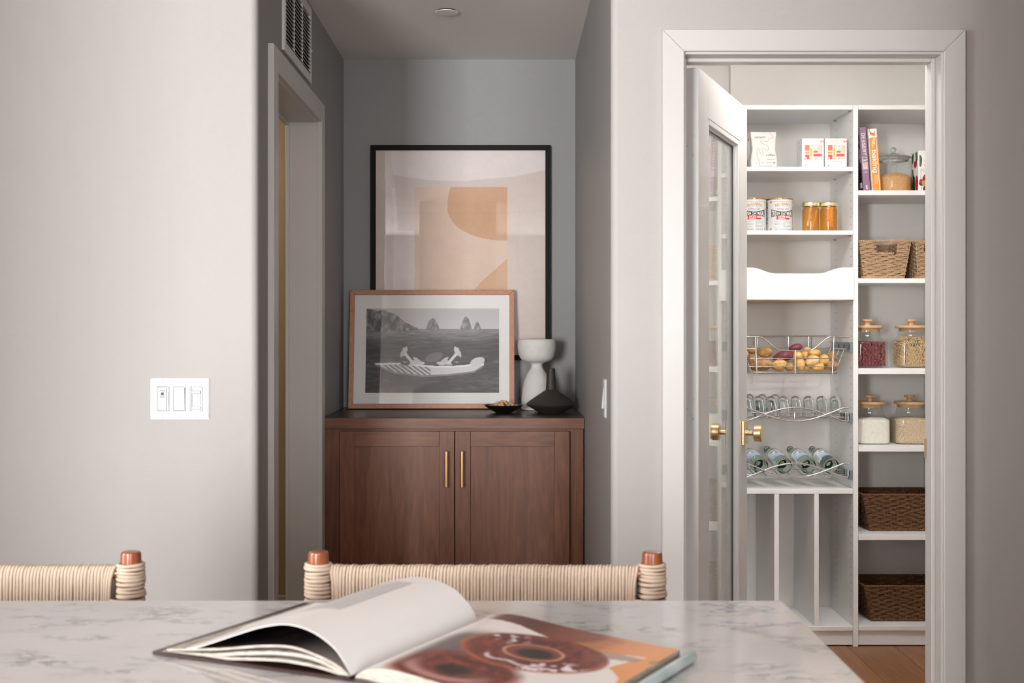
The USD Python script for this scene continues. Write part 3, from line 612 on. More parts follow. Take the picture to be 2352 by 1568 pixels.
def vlab(t, name, s, h, ik, x, ztop, y, bold=False, length=None):
    """Lettering that reads downwards on a spine."""
    m = rot(upright(text(s, h, bold, width=length)), 90, (0, 1, 0)); part(t, name, mv(m, x, y, ztop), INK[ik], smooth=False)
BD, W1, H1 = .205, .0275, .2535
bk = thing('dessert_cookbook', 'plum cookbook leaning against the divider with pale lettering down its spine', 'book', at=M(1.4275, 4.866, ZR[1] + LIFT, ry=-4.0))
part(bk, 'cover', join(box(0, .003, .002, BD, 0, H1, .0006), box(W1 - .003, W1, .002, BD, 0, H1, .0006), box(.0004, W1 - .0004, 0, .0022, 0, H1, .0006)), PLUM)
part(bk, 'page_block', box(.0032, W1 - .0032, .0025, BD - .004, .003, H1 - .003), PAGES)
part(bk, 'back_photo', box(-.0004, .0002, .012, BD - .002, .09, H1 - .003), mottled('dessert_photo', lin(60, 40, 40), lin(214, 200, 190), scale=24, lo=.42, hi=.56), smooth=False)
part(bk, 'back_panel_print', box(-.0003, .0002, .006, BD - .002, .001, .088), DARK_C, smooth=False)
part(bk, 'barcode_label', box(-.0006, .0001, .012, .045, .012, .034), WHITE_C, smooth=False)
vlab(bk, 'title_lettering', 'DESSERT', .0135, 'white', .0070, H1 - .0225, -.0002, length=.089)
vlab_ = [upright(text('OF THE', .0046, width=.021, center=True)), upright(text('DAY', .0085, True, width=.0215, center=True))]
part(bk, 'subtitle_lettering', join(mv(vlab_[0], W1 / 2, -.0002, H1 - .125), mv(vlab_[1], W1 / 2, -.0002, H1 - .137)), INK['white'], smooth=False)
part(bk, 'spine_rule', box(.003, W1 - .003, -.0003, .0001, H1 - .1175, H1 - .1168), INK['lgrey'], smooth=False)
def plate(u, v):
    r = np.hypot(u - .5, v - .5); c = np.tile(np.array(lin(190, 186, 188)), (len(u), 1)); c = mixc(c, (70, 66, 70), r < .47); c = mixc(c, (214, 216, 222), r < .43)
    n = meshkit.noise(np.stack([u * 9, v * 9, u * 0], -1), 3); c = mixc(c, (232, 150, 124), (r < .36) & ~((u > .55) & (v < .38))); return mixc(c, (250, 220, 196), (r < .36) & (n > .6) & ~((u > .55) & (v < .38)))
flat_print(bk, 'spine_photo', .0025, W1 - .0025, H1 - .170, H1 - .1405, -.0002, 28, 36, plate)
part(bk, 'author_lettering', join(mv(upright(text('KIM', .0026, center=True)), W1 / 2, -.0002, H1 - .178), mv(upright(text('LAIDLAW', .0026, width=.017, center=True)), W1 / 2, -.0002, H1 - .183)), INK['white'], smooth=False)
vlab(bk, 'publisher_lettering', 'wo', .0085, 'white', .0105, .022, -.0002, True)

W2, H2 = .0345, .2475
ob = thing('baking_cookbook', 'thick orange cookbook leaning left between the plum book and the sugar jar', 'book', at=M(1.4632, 4.866, ZR[1] + LIFT, ry=-4.1))
part(ob, 'cover', join(box(0, .0025, .002, BD, 0, H2, .0006), box(W2 - .0025, W2, .002, BD, 0, H2, .0006), box(.0004, W2 - .0004, 0, .0022, 0, H2, .0006)), WHITE_C)
part(ob, 'page_block', box(.0027, W2 - .0027, .0025, BD - .004, .003, H2 - .003), PAGES)
part(ob, 'spine_panel_print', box(.0015, W2 + .0001, -.0002, .0006, .0008, H2 - .036), ORANGE_C, smooth=False)
part(ob, 'hinge_line_print', box(W2 - .0062, W2 - .0044, -.0004, .0001, .001, H2 - .002), WHITE_C, smooth=False)
def pie(u, v):
    c = np.tile(np.array(lin(240, 234, 226)), (len(u), 1)); n = meshkit.fbm(np.stack([u * 5, v * 5, u * 0], -1), 3, 5)
    c = mixc(c, (190, 92, 56), ss(.0, .06, .30 - np.abs(v - .35 + .25 * (u - .5)) * 1.6 - .3 * (u > .92) - .3 * (u < .1))); c = mixc(c, (232, 186, 140), (np.abs(v - .28 + .25 * (u - .5)) < .05)); return mixc(c, (206, 128, 80), (n > .62) & (v > .5))
flat_print(ob, 'spine_photo', .0030, W2 - .007, H2 - .034, H2 - .0015, -.0002, 26, 30, pie)
vlab(ob, 'brand_lettering', 'Better', .0065, 'white', .0175, H2 - .040, -.0003, True, length=.024)
vlab(ob, 'brand_lettering', 'Homes', .0065, 'white', .0108, H2 - .047, -.0003, True, length=.026)
vlab(ob, 'title_lettering', 'baking', .0165, 'white', .0095, H2 - .083, -.0005, True, length=.092)
for k, s in enumerate(('MORE THAN 350', 'RECIPES PLUS TIPS', 'AND TECHNIQUES')): vlab(ob, 'note_lettering', s, .0026, 'white', .0215 - .0045 * k, .060, -.0003, length=.034)

# sugar jar
SUGAR = mottled('raw_sugar', lin(178, 124, 70), lin(222, 176, 120), scale=420, rough=0.8, lo=.35, hi=.65, bump=.0015)
SJX, SJY = 1.5730, 4.948
sj = thing('sugar_jar', 'round clear glass jar of brown sugar with a ball-knob lid', 'jar', at=(SJX, SJY, ZR[1] + LIFT))
r = .071
part(sj, 'jar_glass', lathe([(0, 0), (r - .004, 0), (r, .004), (r, .116), (r - .002, .123), (r - .010, .130), (r - .010, .134), (r - .004, .137)], 64), JARGLASS, smooth=50)
part(sj, 'sugar', lathe([(0, .0015), (r - .004, .0015), (r - .0018, .005), (r - .0018, .060), (r * .7, .073), (r * .35, .079), (0, .081)], 64), SUGAR, smooth=40)
ld = part(sj, 'lid', lathe([(r - .014, .128), (r - .008, .1375), (r - .002, .139), (r - .001, .142), (r - .004, .145), (r * .6, .151), (.028, .1535), (.026, .157), (.014, .1585), (.0105, .162)], 64), RIMGLASS, smooth=45)
part(ld, 'knob', mv(trimesh.creation.icosphere(3, .0125), 0, 0, .1735), RIMGLASS, smooth=True)

# white box printed with cherries
cb_ = thing('cherry_box', 'white box printed with red cherries at the right edge of the jar shelf', 'box', at=(1.6475, 4.868, ZR[1] + LIFT))
bw, bh, bd = .128, .1605, .09
part(cb_, 'carton', box(0, bw, 0, bd, 0, bh, .0008), CARD)
LEAF = plain('ink_leaf', lin(66, 104, 60), 0.5); LEAF2 = plain('ink_dark_leaf', lin(34, 52, 36), 0.5); CHERRY = plain('ink_cherry', lin(170, 26, 34), 0.5); CHERRY2 = plain('ink_dark_cherry', lin(96, 34, 48), 0.5); OCHRE = plain('ink_ochre', lin(176, 140, 66), 0.5); TWIG = plain('ink_twig', lin(150, 122, 92), 0.5)
def fpoly(t, name, pts, m_, y=-.0002, d=.00025): part(t, name, mv(upright(extr(Polygon(pts).buffer(0).intersection(sbox(.0005, .0005, bw - .0005, bh - .0005)), d)), 0, y + .0002, 0), m_, smooth=False)
fs = bw / 160 * .0 + .00022                                   # metres per drawing pixel (7.84 px per photo px)
def F2(pts): return [((a - 1158) * fs, (1225 - b) * fs) for a, b in pts]
fpoly(cb_, 'leaf_print', F2([(1178, 575), (1205, 585), (1228, 640), (1225, 720), (1205, 790), (1178, 780)]), LEAF)
for k, (cx_c, cy_c, rr, mm) in enumerate(((1215, 1090, 46, CHERRY2), (1212, 1050, 38, CHERRY), (1290, 1000, 56, CHERRY2), (1300, 960, 44, CHERRY), (1300, 1190, 60, CHERRY2))): fpoly(cb_, 'cherry_print', F2(ell(cx_c, cy_c, rr, rr, 0, 20)), mm, y=-.0002 - .0002 * k)
fpoly(cb_, 'sticker_print', F2(ell(1265, 1085, 48, 48, 0, 20)), OCHRE, y=-.0016)
part(cb_, 'stem_print', join([tube([( (a - 1158) * fs, -.0003, (1225 - b) * fs) for a, b in smooth_path(p, 4)], .0007, 4) for p in ([(1205, 850), (1235, 828), (1290, 850), (1320, 880)], [(1215, 840), (1270, 880), (1292, 930)], [(1198, 850), (1205, 900), (1200, 1010)], [(1222, 1150), (1218, 1222)])]), TWIG)
lab(cb_, 'cover_lettering', 'R', 44 * fs, 'tan', (1262 - 1158) * fs, (1225 - 710) * fs, -.0002); lab(cb_, 'cover_lettering', 'BA', 44 * fs, 'tan', (1262 - 1158) * fs, (1225 - 782) * fs, -.0002)
def spoly(name, pts, m_, k=0):
    m = upright(extr(Polygon(pts).buffer(0).intersection(sbox(.0005, .0005, bd - .0005, bh - .0005)), .00025)); v = m.vertices.copy(); m.vertices = np.stack([-.0001 - .0001 * k + v[:, 1], bd - v[:, 0], v[:, 2]], 1); part(cb_, name, m, m_, smooth=False)
spoly('leaf_print', [(.012, .150), (.036, .158), (.030, .120), (.020, .112)], LEAF2); spoly('leaf_print', [(.055, .155), (.078, .158), (.080, .125), (.062, .108)], LEAF); spoly('leaf_print', [(.02, .0), (.055, .0), (.05, .058), (.03, .07), (.015, .03)], LEAF2)
spoly('cherry_print', ell(.056, .110, .018, .015, 0, 16), CHERRY, 1); spoly('cherry_print', ell(.072, .030, .017, .034, 0, 16), CHERRY, 1); spoly('leaf_print', [(.015, .095), (.03, .09), (.035, .06), (.02, .055)], LEAF)

# ---------------------------------------------------------------- woven baskets
SEA = strand('seagrass', lin(172, 138, 104), lin(246, 228, 200))
SEA_D = strand('dark_seagrass', lin(98, 66, 42), lin(190, 144, 102))
def basket(name, label, at, top, bot, depth_t, depth_b, h, rows, material, hole=None, group=None, jit=.0012):
    """A tapering basket: woven rows over stakes, twisted rims. Local origin: bottom front centre; y away from the viewer."""
    t = thing(name, label, 'basket', at=at, group=group); rr = random.Random(len(label)); weave, stakes = [], []
    def ring(z, k=0):
        s = z / h; w = bot + (top - bot) * s; d = depth_b + (depth_t - depth_b) * s; return w, d, -(depth_t - depth_b) / 2 * s * .6
    nst_w, nst_d = max(5, int(round(bot / .026))), max(4, int(round(depth_b / .03)))
    def perim(z, out):
        w, d, yo = ring(z); pts = []
        def side(a, b, n):
            for i in range(n * 4): pts.append((a, b, i / (n * 4), i))
        side((-w / 2, yo), (w / 2, yo), nst_w); side((w / 2, yo), (w / 2, yo + d), nst_d); side((w / 2, yo + d), (-w / 2, yo + d), nst_w); side((-w / 2, yo + d), (-w / 2, yo), nst_d)
        P = []
        for k, (a, b, f, i) in enumerate(pts):
            a, b = np.array(a), np.array(b); e = (b - a) / np.linalg.norm(b - a); nrm = np.array([e[1], -e[0]]); q = a + (b - a) * f
            amp = out * math.cos(i * PI / 4) * .0034
            P.append((q[0] + nrm[0] * amp, q[1] + nrm[1] * amp, z + rr.uniform(-jit, jit) + .0006 * math.sin(k * .5 + z * 90)))
        return np.array(P)
    dz = h / (rows + 1.2)
    for i in range(rows):
        z = dz * (i + 1.0); p = perim(z, 1 if i % 2 else -1); rad = dz * .46
        m = None
        if hole and z > hole[1] and z < hole[2]:
            m = (p[:, 1] < p[:, 1].min() + .006) & (np.abs(p[:, 0]) < hole[0]); idx = np.where(m)[0]; p = np.roll(p, -(idx[-1] + 1), 0)[:len(p) - len(idx)]
        for st in (-1, 0, 1):                       # each row is a bundle of three thin strands
            ph = rr.uniform(0, 6.28); k = np.arange(len(p)); cc = np.sin(k * 1.1 + ph)
            q = p + np.stack([rr.uniform(-.0004, .0004) + 0 * cc, np.sign(p[:, 1] - p[:, 1].mean()) * .0006 * np.cos(k * 1.1 + ph), st * dz * .29 + .0009 * cc], 1)
            weave.append(tube(q, dz * .235 * (1 + .14 * np.sin(k * 2.3 + ph)), 5, closed=m is None))
    def stake(x0, y0, x1, y1): stakes.append(tube([(x0, y0, .002), ((x0 + x1) / 2, (y0 + y1) / 2, h / 2), (x1, y1, h - .004)], .0022, 5))
    w0, d0, y0 = ring(0); w1, d1, y1 = ring(h)
    for i in range(nst_w + 1):
        f = i / nst_w - .5
        for far in (0, 1):
            if hole and not far and abs(f * w1) < hole[0] * .95:
                g = (hole[1]) / h; stakes.append(tube([(f * w0, y0, .002), (f * (w0 + (w1 - w0) * g), y0 + (y1 - y0) * g, hole[1])], .0022, 5))
            else: stake(f * w0, y0 + far * d0, f * w1, y1 + far * d1)
    for i in range(1, nst_d):
        f = i / nst_d
        for s in (-.5, .5): stake(s * w0, y0 + f * d0, s * w1, y1 + f * d1)
    def rope(z, r_, k=1.0):
        w, d, yo = ring(z); c = rrect(w * k, d, .012, z, 4); c[:, 1] += yo + d / 2; c = np.vstack([c, c[:1]]); out = []
        L = np.r_[0, np.cumsum(np.linalg.norm(np.diff(c, axis=0), axis=1))]; n = int(L[-1] / (r_ * 1.5))
        for i in range(n):
            s = L[-1] * i / n; q = np.array([np.interp(s, L, c[:, j]) for j in range(3)]); e = np.array([np.interp(s + .001, L, c[:, j]) for j in range(3)]) - q
            ang = math.atan2(e[1], e[0]); b = trimesh.creation.icosphere(1, 1.0); b.apply_scale([r_ * 1.0, r_ * 1.25, r_ * 1.35]); b = rot(b, 24 + rr.uniform(-8, 8), (0, 1, 0)); b = rot(b, math.degrees(ang)); out.append(mv(b, *q))
        return join(out)
    part(t, 'weave', join(weave), material, smooth=True, kind='stuff'); part(t, 'stake_weave', join(stakes), material, smooth=True, kind='stuff')
    part(t, 'rim', rope(h - .003, .0045), material, smooth=True); part(t, 'bottom_rim', rope(.005, .0042), material, smooth=True)
    part(t, 'bottom', box(-w0 / 2 + .003, w0 / 2 - .003, y0 + .003, y0 + d0 - .003, .004, .008), material)
    if hole:
        g = hole[1] / h; n = int(hole[0] * 2 / .0062); o = []
        for i in range(n):
            b = trimesh.creation.icosphere(1, 1.0); b.apply_scale([.004, .0052, .0056]); o.append(mv(rot(b, 24, (0, 1, 0)), -hole[0] + i * .0062 + .003, y0 + (y1 - y0) * g, hole[1]))
        part(t, 'handle_edge', join(o), material, smooth=True, kind='stuff')
    return t
basket('seagrass_basket', 'pale seagrass basket with a cut-out handle, nearer the upright divider', M(1.5185, 4.895, ZR[2] + .001), .208, .160, .27, .24, .153, 17, SEA, hole=(.043, .100, .149))
basket('seagrass_basket', 'pale seagrass basket half hidden by the right door frame', M(1.7055, 4.895, ZR[2] + .001), .122, .100, .27, .24, .153, 17, SEA, hole=(.03, .100, .149))
basket('seagrass_basket', 'dark brown woven basket on the shelf below the flour jars', M(1.605, 4.950, ZR[5] + .001), .320, .252, .205, .175, .150, 15, SEA_D)
basket('seagrass_basket', 'dark brown woven basket on the bottom shelf of the right column', M(1.609, 4.934, ZR[6] + .001), .325, .256, .225, .195, .145, 14, SEA_D)

# ---------------------------------------------------------------- glass jars with wooden lids
ACACIA = wood('lid_wood', lin(188, 138, 90), lin(232, 196, 150), scale=(90, 8, 90), rough=0.45, dist=1.5)
BEAN = mat('kidney_bean', {'g': ('geometry', {}), 'r': ('rgb_ramp', {'ramp': [(0.0, lin(112, 40, 44)), (0.7, lin(160, 72, 72)), (0.985, lin(176, 90, 84)), (1.0, lin(226, 200, 160))]}), 'p': ('principled_bsdf', {'roughness': 0.3})}, [('g.random_per_island', 'r.fac'), ('r.color', 'p.base_color')])
OAT = mat('oat_ring', {'g': ('geometry', {}), 'r': ('rgb_ramp', {'ramp': [(0.0, lin(206, 176, 134)), (1.0, lin(236, 216, 184))]}), 'p': ('principled_bsdf', {'roughness': 0.7})}, [('g.random_per_island', 'r.fac'), ('r.color', 'p.base_color')])
FLOUR = mottled('flour', lin(230, 224, 212), lin(240, 234, 222), scale=60, rough=0.9, lo=.3, hi=.5, bump=.002)
RICE = mottled('brown_rice', lin(176, 146, 110), lin(226, 206, 178), scale=330, rough=0.7, lo=.36, hi=.62, bump=.002, detail=1.0)
JW = .144
def jar_ring(z, w, rnd): return rrect(w, w, rnd, z, 7)
def storage_jar(label, at, rz=0):
    t = thing('storage_jar', label, 'jar', at=M(*at, rz=rz), group=None)
    secs = [(.0, JW - .012, .028), (.004, JW - .002, .032), (.010, JW, .034), (.098, JW, .036), (.106, JW - .004, .042), (.116, JW - .020, .054), (.128, JW - .034, .0545), (.142, JW - .040, .0519), (.156, JW - .040, .0519), (.160, JW - .036, .0538)]
    part(t, 'jar_glass', loft([jar_ring(z, w, min(rn, w / 2 - .0005)) for z, w, rn in secs], caps=False), JARGLASS, smooth=60)
    ld = part(t, 'lid', join(cyl(.063, .161, .1725, 56, .0022), cyl(.047, .147, .161, 40)), ACACIA, smooth=35, label='pale wooden lid')
    part(ld, 'knob', lathe([(0, .1725), (.0118, .1725), (.0118, .188), (.0205, .1885), (.0215, .1895), (.0215, .1965), (.0205, .1975), (0, .1975)], 36), ACACIA, smooth=35)
    return t
zr3, zr4 = ZR[3] + LIFT, ZR[4] + LIFT
J = [(1.4765, 4.982, zr3), (1.6560, 4.982, zr3), (1.4985, 5.022, zr4), (1.6630, 5.022, zr4)]
storage_jar('square glass jar of red kidney beans with a wooden knob lid', J[0])
storage_jar('square glass jar of oat cereal rings with a wooden knob lid', J[1], 90)
storage_jar('square glass jar of white flour with a wooden knob lid', J[2], 180)
storage_jar('square glass jar of brown rice with a wooden knob lid', J[3], 270)
def packed(unit, hz, seed, n_layers=1, pitch=.0125, flat_=0.7, lim=None):
    """Pieces against the four glass sides and over the top of a jar's filling."""
    rr = random.Random(seed); o = []; w = JW - .030
    def put(x, y, z, face):
        m = unit.copy(); m = rot(m, rr.uniform(0, 360)); m = rot(m, rr.uniform(-35, 35), (1, 0, 0)); m = rot(m, rr.uniform(-35, 35), (0, 1, 0)) if rr.random() < flat_ else rot(m, rr.uniform(50, 90), (0, 1, 0))
        if face == 'f': m = rot(m, 90, (1, 0, 0))
        if face == 's': m = rot(m, 90, (0, 1, 0))
        o.append(mv(m, x, y, z))
    z = pitch * .85
    while z < hz:
        off = rr.uniform(0, pitch); x = -w / 2 + .008 + off * .5
        while x < w / 2 - .006:
            for y, f in ((-w / 2 + .004, 'f'), (w / 2 - .004, 'f')): put(x + rr.uniform(-.002, .002), y + rr.uniform(0, .003) * (1 if y < 0 else -1), z + rr.uniform(-.002, .002), f)
            for xs in (-w / 2 + .004, w / 2 - .004): put(xs + rr.uniform(0, .003) * (1 if xs < 0 else -1), x + rr.uniform(-.002, .002), z + rr.uniform(-.002, .002), 's')
            x += pitch
        for cx2 in (-1, 1):
            for cy2 in (-1, 1): put(cx2 * (w / 2 - .007), cy2 * (w / 2 - .007), z, 'f')
        z += pitch * .62
    for x in np.arange(-w / 2 + .012, w / 2 - .006, pitch * .8):
        for y in np.arange(-w / 2 + .012, w / 2 - .006, pitch * .8):
            if abs(x) + abs(y) < w * .8: put(x + rr.uniform(-.002, .002), y + rr.uniform(-.002, .002), min(hz, .13) + rr.uniform(-.004, .003) - .02 * max(0, (abs(x) + abs(y)) / w - .55), 't')
    o.append(loft([rrect(w - .014, w - .014, .03, .003), rrect(w - .014, w - .014, .03, min(hz - .012, .095))]))
    return join(o)
bean = trimesh.creation.icosphere(1, 1.0); bean.apply_scale([.0082, .0046, .0042]); bean.vertices[:, 1] += .09 * (bean.vertices[:, 0] / .0082) ** 2 * .02
ring_ = trimesh.creation.torus(.0042, .0022, major_sections=9, minor_sections=6)
solo('kidney_beans', packed(bean, .098, 5, pitch=.0125), BEAN, 'red kidney beans filling the square glass jar', 'beans', kind='stuff', smooth=True, at=(J[0][0] + .0030, J[0][1], J[0][2] + .002))
ob1 = packed(ring_, .098, 6, pitch=.0118, flat_=.65)
rr_ = random.Random(9); extra = []
for z in (.105, .112, .119):
    for x in np.arange(-.048, .05, .0105):
        for y in np.arange(-.048, .05, .0105):
            if math.hypot(x, y) < .055 - (z - .105) * .6 and (math.hypot(x, y) > .034 or z > .115): extra.append(mv(rot(rot(ring_, rr_.uniform(0, 90), (1, 0, 0)), rr_.uniform(0, 360)), x + rr_.uniform(-.002, .002), y + rr_.uniform(-.002, .002), z))
solo('cereal_rings', join(ob1, extra), OAT, 'oat cereal rings filling the square glass jar', 'cereal', kind='stuff', smooth=True, at=(J[1][0], J[1][1], J[1][2] + .002))
def heap(h, seed, bumpy):
    w = JW - .005; rings = [rrect(w - .010, w - .010, .026, .001, 8), rrect(w, w, .032, .008, 8), rrect(w, w, .034, h - .004, 8)]
    for s, dz in ((.96, .002), (.7, .006), (.35, .009), (.05, .009)):
        c = rrect(w * s, w * s, .034 * s, h + dz, 8); c[:, 2] += bumpy * (meshkit.fbm(c * 60, 3, seed) - .5); rings.append(c)
    return loft(rings)
solo('flour_filling', heap(.093, 3, .016), FLOUR, 'white flour filling the square glass jar', 'flour', kind='stuff', at=(J[2][0], J[2][1], J[2][2] + .002), smooth=40)
solo('rice_filling', heap(.096, 4, .006), RICE, 'pale brown rice filling the square glass jar', 'rice', kind='stuff', at=(J[3][0], J[3][1], J[3][2] + .002), smooth=40)
# ---------------------------------------------------------------- pull-out wire basket with potatoes
RC = (SX[1] + SX[2]) / 2                       # middle of the left column
def slide(t, z, y0=YF + .006, y1=YB - .03):
    for s in (-1, 1):
        xw = SX[2] if s > 0 else SX[1]; a, b = sorted((xw - s * .0005, xw - s * .0125))
        sl = part(t, 'slide_rail', join(box(a, b, y0, y1, z - .0195, z - .0165, .0005), box(a, b, y0, y1, z + .0165, z + .0195, .0005), box(*sorted((xw - s * .0005, xw - s * .002)), y0, y1, z - .0165, z + .0165)), ZINC, label='grey zinc slide rail')
        part(sl, 'end_stop', box(a, b, y0 - .003, y0, z - .020, z + .020, .0008), ZINC)
        part(sl, 'bracket_slot', join([box(*sorted((xw - s * .0018, xw - s * .0022)), y0 + d, y0 + d + .012, z - .010, z + .010) for d in (.035, .11, .19)]), HOLE, smooth=False, kind='stuff')
wb = thing('wire_basket', 'chrome pull-out wire basket with a dipped front rail, holding the potatoes', 'wire basket')
yf, ybk = 4.868, 5.115
zt_, zd_, zl_, z1_, z2_, zb_ = kz(773, yf), kz(805, yf), kz(801.2, yf), kz(823, yf), kz(841.7, yf), kz(854.6, yf)
RT = .0031
front_rail = round_corners([(RC - .217, yf, zt_), (RC - .133, yf, zt_), (RC - .0675, yf, zd_), (RC + .0675, yf, zd_), (RC + .133, yf, zt_), (RC + .217, yf, zt_)], .02, 5)
part(wb, 'front_rail', tube(front_rail, RT, 8), CHROME, smooth=True)
part(wb, 'back_rail', tube([(RC - .19, ybk, zt_), (RC + .19, ybk, zt_)], RT, 8), CHROME, smooth=True)
bw0, bw1 = .196, .168                               # half widths at the ledge and the floor
for s in (-1, 1):
    part(wb, 'ledge_rail', tube(round_corners([(RC + s * .155, yf, zl_), (RC + s * .213, yf, zl_), (RC + s * .213, ybk, zl_), (RC + s * .155, ybk, zl_)], .01), .0026, 8), CHROME, smooth=True)
    for y in np.linspace(yf + .03, ybk - .01, 4): part(wb, 'side_wire', tube([(RC + s * .205, y, zl_), (RC + s * bw1, y, zb_)], .0022, 6), CHROME, smooth=True)
    for z in (z1_, z2_): f = (zl_ - z) / (zl_ - zb_); part(wb, 'side_wire', tube([(RC + s * (.205 + (bw1 - .205) * f), yf, z), (RC + s * (.205 + (bw1 - .205) * f), ybk, z)], .0018, 6), CHROME, smooth=True)
for x in (-.160, 0, .155):
    z = zd_ if x == 0 else zt_
    part(wb, 'front_upright', tube([(RC + x, yf - .0015, z), (RC + x * .96, yf - .0015, zb_ - .006)], .0030, 8), CHROME, smooth=True)
for x in (-.10, .03, .115): part(wb, 'back_upright', tube([(RC + x, ybk, zt_), (RC + x, ybk, zb_)], .0028, 8), CHROME, smooth=True)
for z in (z1_, z2_, zb_): part(wb, 'front_wire', tube([(RC - bw1 - (.012 if z != zb_ else 0), yf, z), (RC + bw1 + (.004 if z != zb_ else 0), yf, z)], .0018, 6), CHROME, smooth=True)
for z in (zl_, z1_, z2_): part(wb, 'back_wire', tube([(RC - .2, ybk, z), (RC + .2, ybk, z)], .0018, 6), CHROME, smooth=True)
for x in np.linspace(-bw1, bw1, 17): part(wb, 'floor_wire', tube([(RC + x, yf, zb_), (RC + x, ybk, zb_)], .0018, 6), CHROME, smooth=True)
for y in (yf + .005, (yf + ybk) / 2, ybk): part(wb, 'floor_brace', tube([(RC - bw1, y, zb_ - .004), (RC + bw1, y, zb_ - .004)], .0026, 6), CHROME, smooth=True)
slide(wb, kz(796.5, 4.9))

def potato_skin(name, c0, c1, bump=.0006, rough=.5):
    return mat(name, {'c': ('texture_coordinate', {}), 'n': ('noise_texture', {'scale': 55.0, 'detail': 4.0}), 'v': ('voronoi_texture', {'scale': 42.0}), 'e': ('map_range', {'from_min': 0.0, 'from_max': 0.13, 'to_min': 0.35, 'to_max': 1.0, 'clamp': True}),
                      'r': ('rgb_ramp', {'ramp': [(0.3, c0), (0.7, c1)]}), 'm': ('mix_color', {'blend_type': 'multiply', 'fac': 1.0}),
                      'b': ('bump', {'strength': 0.5, 'distance': bump}), 'p': ('principled_bsdf', {'roughness': rough, 'specular_ior_level': 0.4})},
               [('c.object', 'n.vector'), ('c.object', 'v.vector'), ('n.fac', 'r.fac'), ('v.distance', 'e.value'), ('r.color', 'm.a'), ('e.result', 'm.b'), ('m.result', 'p.base_color'), ('n.fac', 'b.height'), ('b.normal', 'p.normal')])
SK = dict(y=potato_skin('yellow_potato_skin', lin(206, 158, 86), lin(232, 192, 122), .0003, .38), p=potato_skin('pale_potato_skin', lin(222, 182, 118), lin(244, 214, 160), .0003, .4),
          b=potato_skin('russet_skin', lin(150, 108, 72), lin(196, 154, 112), .001, .6), d=potato_skin('brown_potato_skin', lin(158, 116, 66), lin(196, 154, 100), .0006, .5), s=potato_skin('purple_sweet_potato_skin', lin(96, 36, 48), lin(140, 70, 82), .0008, .5))
def potato(skin, px_, py_, a, b, deg, y, label, name='potato', depth=None):
    """Centre at photo pixel (px_, py_) at distance y; half axes a, b in pixels there."""
    dd = depth or (a + b) / 2; a, b, dd = a * 1.07, b * 1.07, dd * 1.05; y = max(y, 4.8735 + dd * y / 2790 * 1.4)
    k = y / 2790; seed = int(px_ * 7 + py_); m = trimesh.creation.icosphere(3, 1.0); v = m.vertices.copy()
    v *= (1 + .16 * (meshkit.noise(v * 1.3 + 5, seed) - .5) + .06 * (meshkit.noise(v * 3.1, seed + 1) - .5))[:, None]
    v[:, 1] *= 1 + .12 * v[:, 0]
    v[:, 2] *= 1 + (.28 * v[:, 0] if skin == 's' else .10 * v[:, 0])
    for q in range(5):
        rr = random.Random(seed * 9 + q); d = np.array([rr.uniform(-1, 1), rr.uniform(-1, .2), rr.uniform(-1, 1)]); d /= np.linalg.norm(d)
        g = (v @ d) / np.linalg.norm(v, axis=1); v *= (1 - .07 * np.exp(-((1 - g) / .012)))[:, None]
    m.vertices = v * [a * k, dd * k, b * k]
    m = rot(m, -deg, (0, 1, 0))
    z = max(kz(py_, y), zb_ + .0034 - m.bounds[0, 2])
    return solo(name, m, SK[skin], label, 'potato', at=(kx(px_, y), y, z), smooth=True)
P_ = potato
P_('b', 1748.3, 838.5, 24.0, 13.2, 4, 4.897, 'large brown russet potato lying along the front left of the wire basket')
P_('y', 1789.5, 841, 16.0, 12.6, 8, 4.893, 'round yellow potato resting on the wires right of the large russet')
P_('d', 1812.5, 843.5, 9.3, 9.8, 0, 4.900, 'small tan potato peeking out behind the basket\'s middle upright', depth=10)
P_('d', 1757.5, 809.5, 15.8, 11.6, 4, 4.925, 'round brown potato sitting on top of the large russet')
P_('s', 1799, 817.5, 23.5, 11.4, 14, 4.925, 'dark purple sweet potato lying across the middle of the basket', 'sweet_potato')
P_('s', 1827, 797.5, 15.5, 7.4, 12, 4.965, 'smaller purple sweet potato poking up behind the other one', 'sweet_potato')
P_('y', 1832, 818, 10.8, 11.2, 0, 4.915, 'yellow potato just right of the middle upright under the dipped rail')
P_('y', 1837, 841, 10.8, 14.4, 8, 4.897, 'pear-shaped yellow potato standing at the bottom right of the middle upright')
P_('y', 1870, 810, 15.0, 8.8, -14, 4.935, 'oblong yellow potato topmost on the right-hand heap')
P_('p', 1865.6, 828, 15.8, 12.0, 16, 4.895, 'pale cream potato at the front of the right-hand heap')
P_('y', 1893, 826, 11.2, 11.8, 30, 4.915, 'yellow potato tilted against the right side of the pale one')
P_('y', 1879, 844.5, 13.6, 8.8, 14, 4.893, 'yellow potato lying on the basket floor under the pale one')
P_('b', 1911.0, 841.0, 12.8, 11.6, -12, 4.905, 'brown potato in the bottom right corner of the wire basket')
P_('d', 1911, 822, 10.2, 12.2, 0, 4.955, 'ochre potato behind the basket\'s right upright')
P_('b', 1730, 833, 13.5, 18.0, 16, 4.945, 'tall russet potato leaning at the left end of the basket')
P_('y', 1710, 813, 8.6, 9.6, 0, 4.925, 'small bright yellow potato beside the door edge')
P_('d', 1727, 804, 12.5, 8.0, 0, 4.985, 'dull brown potato behind the tall leaning russet')
P_('y', 1848, 815, 9.2, 11.5, 0, 4.975, 'shaded yellow potato behind the topmost oblong one')
P_('y', 1853, 846, 10.0, 7.8, 0, 4.930, 'small shaded yellow potato low between the pear-shaped and pale ones')
P_('y', 1899, 846.5, 9.5, 7.6, 0, 4.960, 'small shaded yellow potato low behind the bottom right corner')
